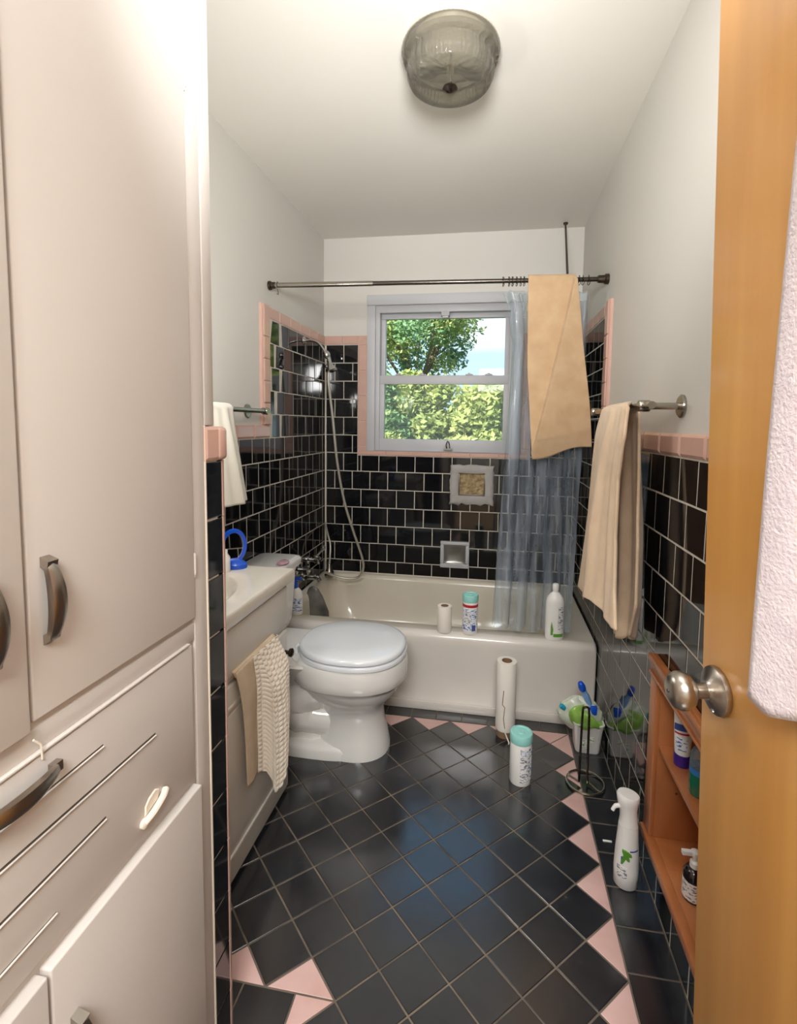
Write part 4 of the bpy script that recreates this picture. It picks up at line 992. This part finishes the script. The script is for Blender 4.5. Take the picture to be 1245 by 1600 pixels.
# ------------------------------------------------------------------ floor things
tr_ = empty('paper_towel_roll', (1.115, -.930, 0), label='tall used paper towel roll standing on the floor against the tub', cat='paper roll')
P_('paper', MB().lathe([(.021, 0.03), (.040, .03), (.041, .035), (.041, .317), (.040, .320), (.021, .320)], (1.115, -.930, 0), n=32), m_paper, tr_)
P_('core', MB().lathe([(.0195, .0), (.036, .0), (.036, .028), (.0215, .03), (.0215, .3205), (.0195, .3205), (.0195, .02)], (1.115, -.930, 0), n=24), m_card, tr_)
P_('torn_edge', MB().tube([(1.112, -.9715, .05), (1.106, -.9715, .09), (1.110, -.9715, .14), (1.100, -.970, .15), (1.104, -.9710, .21)], .0016, 6), m_card, tr_)
P_('loose_strip', MB().tube(spline([(1.110, -.973, .045), (1.120, -.976, .02), (1.130, -.990, .004), (1.128, -.998, .003)], 4), .0028, 6), m_paper, tr_)
canister('wipes_canister', 1.163, -1.190, 0, .186, .039, m_teal, 'wipes canister with teal lid standing on the floor tiles',
         [(-95, -35, .015, .14, m_print), (-88, -50, .115, .135, m_printb), (-30, 20, .02, .13, m_printb)])
# wire paper towel holder
ph = empty('paper_towel_holder', (1.395, -1.17, 0), label='wire paper towel holder with ring base in front of the waste bucket', cat='holder')
pts = [(1.396+.066*cos(a), -1.168+.062*sin(a), .006) for a in [radians(150+ (k/40)*350) for k in range(41)]]
b = MB().tube(pts, .0042, 8); P_('base_ring', b, m_steel, ph)
b = MB().tube(spline([(1.374, -1.168, .006), (1.375, -1.168, .12), (1.377, -1.168, .27), (1.382, -1.168, .286), (1.392, -1.168, .288), (1.399, -1.168, .27), (1.401, -1.168, .12), (1.402, -1.168, .03), (1.402, -1.18, .010)], 6), .0042, 8); P_('upright_loop', b, m_darksteel, ph)
b = MB().tube([(1.402, -1.168, .012), (1.432, -1.205, .006), (1.446, -1.213, .006)], .0036, 8).tube([(1.374, -1.168, .006), (1.339, -1.137, .006)], .0036, 8); P_('base_spoke', b, m_steel, ph)
# waste bucket with packets
bk = empty('waste_bucket', (1.435, -.965, 0), label='small white square bucket in the corner by the tub', cat='bucket')
b = MB(); bx, by = 1.437, -.955
b.loft([rrect(bx-w, bx+w, by-w*.9, by+w*.9, .018, z) for z, w in ((0, .045), (.004, .047), (.115, .056), (.120, .060), (.124, .060), (.124, .054), (.01, .044))], True, True); P_('bucket_body', b, m_white_pl, bk)
P_('bucket_print', MB().box((bx-.030, by-.0465, .02), (bx-.005, by-.0445, .07)).box((bx-.0, by-.0475, .05), (bx+.02, by-.0455, .095)), m_printg, bk)
pk = empty('wipes_packet', (1.40, -.96, .13), label='crumpled green and white wipes packet stuffed in the bucket', cat='packet')
def pkf(u, v):
    a = 2*pi*u; sq = 1-abs(2*v-1)**2.5
    return (1.412+.080*cos(a)*sq**.5*(1+.10*sin(5*a+v*7)+.05*sin(11*a-v*13)+.04*sin(17*a+v*21))-.018*(v-.3), -.962+.030*sin(a)*sq**.5*(1+.15*sin(3*a)), .075+.135*v+.008*sin(a*3+2))
o = sheet(pkf, 36, 18).build('packet_white', mat('packet_film', srgb(214, 218, 204), .3, c2=srgb(190, 200, 176), vscale=30, bump=.6, bscale=40), None, smooth=80); under(pk, [o])
def pk2(u, v):
    a = 2*pi*u; sq = 1-abs(2*v-1)**3
    return (1.428+.066*cos(a)*sq**.5-.02*(v-.5), -.985+.030*sin(a)*sq**.5*(1+.15*sin(4*a)), .098+.055*v+.035*(v)*cos(a+2.4)+.01*sin(a*4))
o = sheet(pk2, 36, 14).build('packet_green', mat('green_film', srgb(150, 192, 92), .28, c2=srgb(122, 170, 66), vscale=25, bump=.5, bscale=50), None, smooth=80); under(pk, [o])
P_('packet_spout', MB().lathe([(0, 0), (.009, 0), (.010, .016), (.008, .022), (0, .023)], (1.345, -.975, .165), (-.7, -.2, .6), 14), mat('turquoise_cap', srgb(30, 150, 180), .3), pk)
br = empty('scrub_brush', (1.43, -.955, .22), label='blue handled scrub brush leaning out of the bucket', cat='brush')
P_('handle', MB().tube(spline([(1.470, -.965, .115), (1.448, -.965, .17), (1.425, -.968, .225), (1.408, -.972, .262)], 6), [.010]*6+[.013]*7+[.010]*6, 12), m_lblue, br)
P_('grip', MB().tube(spline([(1.413, -.972, .245), (1.405, -.974, .268), (1.398, -.976, .280)], 4), [.011, .013, .014, .014, .013, .012, .011, .009, .005], 12), m_blue, br)
P_('bristle_block', MB().box((1.438, -.985, .150), (1.470, -.955, .188)), m_blue, br, bevel=.008)
P_('white_plate', MB().tube([(1.452, -.955, .17), (1.428, -.957, .232)], [.006, .005], 8), m_white_pl, br)
# spray bottle
sp = empty('spray_bottle', (1.437, -1.548, 0), label='tall white spray bottle with green leaf print beside the wooden niche', cat='bottle')
sx_, sy_ = 1.437, -1.552
rs = []
for z, a, c, dx in ((0, .028, .026, 0), (.004, .032, .030, 0), (.05, .0335, .031, 0), (.11, .031, .029, 0), (.165, .027, .025, 0), (.18, .026, .024, 0)):
    rs.append([(sx_+dx+a*cos(2*pi*k/28), sy_+c*sin(2*pi*k/28), z) for k in range(28)])
P_('bottle_body', MB().loft(rs), m_white_pl, sp, smooth=50)
rs = []
for z, a, c, dx, sl in ((.181, .0255, .024, 0, 0), (.20, .0235, .022, 0, 0), (.222, .0235, .022, -.002, 0), (.245, .028, .024, -.004, .0), (.262, .031, .026, -.004, .10), (.268, .028, .023, -.003, .15)):
    rs.append([(sx_+dx+a*cos(2*pi*k/28), sy_+c*sin(2*pi*k/28), z-sl*(a*cos(2*pi*k/28))) for k in range(28)])
P_('spray_head', MB().loft(rs), m_white_pl, sp, smooth=50)
P_('trigger', MB().tube(spline([(sx_-.020, sy_-.002, .232), (sx_-.038, sy_-.006, .232), (sx_-.046, sy_-.008, .220)], 4), [.006]*5+[.005]*4, 8), m_white_pl, sp)
patch(sp, 'label_print', sx_, sy_, 0, .0328, .0305, -150, -100, .035, .07, m_print); patch(sp, 'label_print', sx_, sy_, 0, .0300, .0280, -90, -40, .117, .121, m_navy)
b = MB(); 
for (x, z, w, h, an) in ((-.010, .106, .006, .020, .5), (-.014, .098, .005, .018, -.4), (-.006, .112, .006, .014, 1.0)):
    n = 8; r1 = []; 
    for yy in (-.0275, -.0315):
        r1.append([(sx_+x+(w*cos(2*pi*k/n))*cos(an)-(h*sin(2*pi*k/n))*sin(an), sy_+yy+abs(x)*.18, z+(w*cos(2*pi*k/n))*sin(an)+(h*sin(2*pi*k/n))*cos(an)) for k in range(n)])
    b.loft(r1)
P_('leaf_print', b, m_dgreen, sp)
P_('leaf_print', MB().box((sx_-.022, sy_-.0275, .080), (sx_-.017, sy_-.024, .100)), m_navy, sp)

# ------------------------------------------------------------------ wooden niche in the right wall
ni = empty('wooden_niche', (1.55, -1.75, .15), label='orange stained wooden shelf niche built into the right wall tiles', cat='shelf')
o1, o2 = -1.522, -2.02
P_('side_panel', MB().box((W-.004, NY0-.012, NZ0), (W+.12, NY0-.0005, NZ1)), m_niche, ni, bevel=.001)
P_('side_panel', MB().box((W-.004, NY1+.0005, NZ0), (W+.12, NY1+.012, NZ1)), m_niche, ni, bevel=.001)
P_('back_panel', MB().box((W+.12, NY1+.0005, NZ0), (W+.128, NY0-.0005, NZ1)), m_niche, ni)
P_('top_panel', MB().box((W-.004, NY1+.012, NZ1-.012), (W+.12, NY0-.012, NZ1-.001)), m_niche, ni)
P_('bottom_board', MB().box((W-.024, o2, NZ0-.012), (W+.0-.0005, o1, NZ0+.012)).box((W-.001, NY1+.012, NZ0+.001), (W+.12, NY0-.012, NZ0+.012)), m_niche, ni, bevel=.002)
P_('shelf', MB().box((W-.002, NY1+.012, .418), (W+.12, NY0-.012, .432)), m_niche, ni, bevel=.001)
P_('stile', MB().box((W-.016, NY0-.012, NZ0+.012), (W-.0005, o1, NZ1-.004)), m_niche, ni, bevel=.003)
P_('stile', MB().box((W-.016, o2, NZ0+.012), (W-.0005, NY1+.012, NZ1-.004)), m_niche, ni, bevel=.003)
P_('top_rail', MB().box((W-.018, o2, NZ1-.004), (W-.0005, o1, .668)), m_niche, ni, bevel=.003)
P_('top_moulding', MB().box((W-.026, o2, .650), (W-.017, o1, .669)).box((W-.022, o2, NZ1-.002), (W-.017, o1, NZ1+.008)), m_niche, ni, bevel=.003)
P_('knot_hole', MB().lathe([(0, 0), (.0035, 0), (0, .001)], (W+.05, NY0-.0125, .30), (0, -1, 0), 10), m_cabdark, ni, label='small dark nail hole')
tu = empty('ointment_tube', (1.532, -1.640, .432), label='white squeeze tube with purple cap standing on the niche shelf', cat='tube')
b = MB(); 
b.loft([[(1.532+(a*cos(t_)), -1.640+(c*sin(t_)), z) for t_ in [2*pi*k/24 for k in range(24)]] for z, a, c in ((.462, .018, .018), (.49, .020, .019), (.54, .023, .012), (.572, .025, .004), (.578, .025, .002))]); P_('tube_body', b, m_white_pl, tu)
P_('cap', MB().lathe([(0, 0), (.019, 0), (.020, .004), (.0195, .031), (0, .031)], (1.532, -1.640, .432), n=24), m_purple, tu, label='dark purple cap')
patch(tu, 'label_print', 1.532, -1.640, .432, .0225, .0135, -170, -60, .095, .112, m_navy); patch(tu, 'label_print', 1.532, -1.640, .432, .0215, .0155, -170, -60, .086, .090, m_red); patch(tu, 'label_print', 1.532, -1.640, .432, .0200, .0185, -160, -80, .045, .078, m_printb)
mo = empty('mouthwash_bottle', (1.535, -1.742, .432), label='green mouthwash in a clear bottle on the niche shelf beside the door', cat='bottle')
P_('liquid', MB().lathe([(0, 0), (.022, 0), (.024, .004), (.024, .052), (0, .053)], (1.535, -1.742, .4325), n=24), m_greenliq, mo)
P_('liquid_band', MB().lathe([(0, 0), (.0242, 0), (.0242, .014), (0, .014)], (1.535, -1.742, .485), n=24), m_blueliq, mo)
P_('bottle_top', MB().lathe([(.024, 0), (.024, .025), (.018, .040), (.012, .046), (.012, .055), (0, .056)], (1.535, -1.742, .499), n=24), m_clearpl, mo)
dk = empty('pump_bottle', (1.535, -1.742, .167), label='dark brown pump bottle with white label on the niche bottom', cat='bottle')
P_('bottle_body', MB().lathe([(0, 0), (.022, 0), (.024, .003), (.024, .066), (.018, .076), (.010, .080), (0, .080)], (1.535, -1.742, .167), n=28), m_brown, dk)
P_('label', MB().lathe([(.0236, 0), (.0246, 0), (.0246, .044), (.0236, .044)], (1.535, -1.742, .174), n=28), m_print, dk)
P_('pump', MB().lathe([(0, 0), (.011, 0), (.011, .012), (.006, .016), (.006, .028), (.010, .03), (.010, .038), (0, .04)], (1.535, -1.742, .247), n=18).box((1.505, -1.747, .276), (1.54, -1.737, .285)), m_white_pl, dk)
cb = MB().lathe([(0, 0), (.020, .002), (.022, .03), (.019, .075), (.012, .09), (0, .092)], (1.585, -1.700, .167), n=22).build('cream_jar', m_white_pl); tag(cb, 'rounded white bottle at the back of the niche bottom', 'bottle')

# ------------------------------------------------------------------ wooden door with knob, towel on it
dr = empty('door_1', (1.325, -2.24, 0), kind='structure')
DL, DT = .74, .035
ang = math.atan2(.085, .735)          # leaf runs from its free edge back to the hinge
b = MB()
def dp(a, t, z):  # a: along the leaf from free edge, t: depth behind the visible face
    lean = (1.29-z)*.0325
    return (1.306+lean+a*sin(ang)+t*cos(ang), -2.240-a*cos(ang)+t*sin(ang), z)
b.add([dp(a, t, z) for z in (.012, 2.03) for a, t in ((0, 0), (DL, 0), (DL, DT), (0, DT))], [(0, 3, 2, 1), (4, 5, 6, 7), (0, 1, 5, 4), (1, 2, 6, 5), (2, 3, 7, 6), (3, 0, 4, 7)])
P_('door_leaf', b, m_door, dr, bevel=.002)
kz = .962; ka = .0400; fn = Vector((-cos(ang), -sin(ang), -.0325)).normalized(); kc = Vector(dp(ka, 0, kz))
P_('knob_rose', MB().lathe([(0, 0), (.0295, 0), (.0305, .003), (.0295, .007), (.023, .011), (.014, .014), (.011, .017), (0, .017)], kc, fn, 40), m_nickel, dr, label='round brushed nickel rose')
P_('door_knob', MB().lathe([(0, .010), (.0095, .012), (.0095, .028), (.013, .032), (.0205, .037), (.0235, .044), (.0235, .050), (.0205, .057), (.014, .0615), (.005, .063), (0, .0625)], kc, fn, 40), m_nickel, dr, label='brushed nickel door knob', smooth=60)
P_('knob_pin', MB().lathe([(0, 0), (.003, 0), (.002, .002), (0, .002)], kc+fn*.062, fn, 10), m_darksteel, dr)
P_('rose_screw', MB().lathe([(0, 0), (.0028, 0), (.002, .0015), (0, .0015)], kc+fn*.009+Vector((0, -.006, -.022)), fn, 8), m_chrome, dr)
dt = empty('bath_towel', tuple(Vector(dp(.2, -.01, 1.7))), label='pinkish white towel hanging on the wooden door', cat='towel')
def dtf(u, v):
    a = interp([(0, .24), (.2, .185), (.45, .172), (1, .140)], v); a2 = .50
    al = a+(a2-a)*u; z = 1.80-(1.80-interp([(0, 1.012), (.06, 1.004), (.16, 1.020), (1, 1.06)], u))*v
    t = -.016-.008*sin(u*13+v*2)*min(1, v*3)-.006*math.exp(-(u/.03)**2)*0
    p = dp(al, t, z); return p
o = cloth('towel_fall', dtf, 60, 80, m_pinkwhite, .012); under(dt, [o])
P_('towel_hook', MB().tube([dp(.33, 0, 1.79), dp(.33, -.03, 1.79), dp(.33, -.035, 1.81)], .005, 8), m_nickel, dr)

# ------------------------------------------------------------------ outdoors
gr = struct('ground', MB().box((-30, .2, -3.2), (30, 60, -3.0)).box((-30, -20, -3.2), (30, .2, -3.0)), m_ground)
def leaves(mb, c, r, n, size, rnd, flat=.8):
    for _ in range(n):
        d = Vector((rnd.gauss(0, 1), rnd.gauss(0, 1), rnd.gauss(0, 1))).normalized(); q = r*rnd.random()**.4
        p = Vector(c)+Vector((d.x*q, d.y*q, d.z*q*flat))
        a = Vector((rnd.gauss(0, 1), rnd.gauss(0, 1), rnd.gauss(0, .7))).normalized(); w = a.cross(Vector((rnd.gauss(0, 1), rnd.gauss(0, 1), rnd.gauss(0, 1)))).normalized()
        s = size*rnd.uniform(.7, 1.4); n0 = len(mb.v)
        mb.v += [tuple(p-a*s), tuple(p+w*s*.45), tuple(p+a*s), tuple(p-w*s*.45)]; mb.f.append((n0, n0+1, n0+2, n0+3))
def fol(name, mb, mt, root):
    me = bpy.data.meshes.new(name); me.from_pydata(mb.v, [], mb.f); me.update(); me.materials.append(mt)
    o = bpy.data.objects.new(name, me); COL.objects.link(o); o['kind'] = 'stuff'; under(root, [o]); return o
rnd = random.Random(5)
def tree(x, y, base, fork, spread, top, nb, label, mts, leaf=.06, npt=120, trunk=.14, dens=1.0, rr=.42):
    root = empty('tree', (x, y, base), label=label, cat='tree', group=None)
    b = MB(); b.tube([(x, y, base), (x+.05, y, (base+fork)/2), (x, y, fork)], [trunk, trunk*.85, trunk*.7], 8)
    ends = []
    for k in range(nb):
        a = 2*pi*k/nb+rnd.uniform(-.3, .3); R_ = spread*rnd.uniform(.5, 1); zt = fork+(top-fork)*rnd.uniform(.35, 1)
        e = Vector((x+R_*cos(a), y+R_*.8*sin(a), zt)); m_ = Vector((x+R_*.45*cos(a+.2), y+R_*.4*sin(a+.2), fork+(zt-fork)*.6))
        pts = spline([(x, y, fork-.1), m_, e], 5); L = len(pts); b.tube(pts, [trunk*.45*(1-.85*i/L) for i in range(L)], 6)
        ends.append(e); ends.append(pts[L*2//3])
        for q in range(3):
            s_ = pts[L//2+q]; e2 = s_+Vector((rnd.uniform(-.6, .6), rnd.uniform(-.5, .5), rnd.uniform(-.1, .6))); b.tube([s_, (s_+e2)/2+Vector((.05, 0, .05)), e2], [trunk*.16, trunk*.11, .006], 5); ends.append(e2)
    under(root, [b.build('branches', m_bark, None)])
    mbs = [MB() for _ in mts]
    for e in ends:
        leaves(rnd.choice(mbs), e, rr*rnd.uniform(.7, 1.2), int(npt*dens), leaf, rnd)
    for mb, mt in zip(mbs, mts): fol('foliage', mb, mt, root)
    return root
def shrub(x, y, base, r, h, n, label, mts, leaf=.05):
    root = empty('shrub', (x, y, base), label=label, cat='shrub')
    b = MB()
    for k in range(6):
        a = 2*pi*k/6; b.tube([(x, y, base), (x+r*.3*cos(a), y+r*.3*sin(a), base+h*.5), (x+r*.6*cos(a), y+r*.6*sin(a), base+h*.85)], [.05, .03, .01], 6)
    under(root, [b.build('branches', m_bark, None)])
    mbs = [MB() for _ in mts]
    for k in range(40):
        a, q = rnd.uniform(0, 2*pi), rnd.random()**.5; zz = base+h*rnd.uniform(.62, .97); s_ = (1-((zz-base)/h)**3*.6)
        leaves(rnd.choice(mbs), (x+r*q*s_*cos(a), y+r*q*s_*sin(a), zz), r*.36, n//40, leaf, rnd)
    for mb, mt in zip(mbs, mts): fol('foliage', mb, mt, root)
tree(-.75, 8.4, -3, 1.9, 2.2, 5.4, 12, 'tall oak-like tree with open yellow-green crown in the upper window', [m_leafA, m_leafB, m_leafC], leaf=.052, npt=260, trunk=.10, rr=.50)
tree(-4.9, 8.6, -3, 1.2, 2.2, 4.8, 9, 'leafy green tree left beyond the window view', [m_leafB, m_leafC], leaf=.09, npt=130)
tree(3.6, 9.5, -3, .8, 1.8, 2.9, 9, 'low green tree right beyond the window view', [m_leafA, m_leafB], leaf=.09, npt=130)
tree(4.6, 5.6, -3, .6, 2.0, 3.9, 10, 'bushy yellow-green tree near the right side of the house', [m_leafA, m_leafB], leaf=.09, npt=200, rr=.6)
tree(6.4, 9.5, -3, 1.0, 2.4, 4.6, 10, 'broad yellow-green tree far to the right', [m_leafA, m_leafB], leaf=.11, npt=200, rr=.7)
for x, y, r, h, lb, ms in ((-1.35, 6.5, .95, 5.2, 'blue-green shrub at the left of the lower pane', [m_leafC, m_leafB]), (-.35, 7.0, .95, 5.25, 'bright green shrub in the middle of the lower pane', [m_leafB, m_leafA]),
                       (.75, 6.7, .90, 5.2, 'yellow-green shrub at the right of the lower pane', [m_leafA, m_leafB]), (1.75, 7.4, 1.0, 5.2, 'tall shrub right behind the curtain side of the window', [m_leafB, m_leafA]),
                       (-.85, 5.7, .6, 4.15, 'low bright bush nearest the window at left', [m_leafB, m_leafA]), (.35, 5.6, .65, 4.1, 'low bright bush nearest the window at right', [m_leafA, m_leafB]),
                       (-2.6, 6.6, 1.1, 5.0, 'dense shrub left of the view', [m_leafB, m_leafC]), (2.9, 7.0, 1.1, 4.9, 'dense shrub far right of the view', [m_leafB, m_leafA])):
    shrub(x, y, -3, r, h, 16000, lb, ms, leaf=.07)
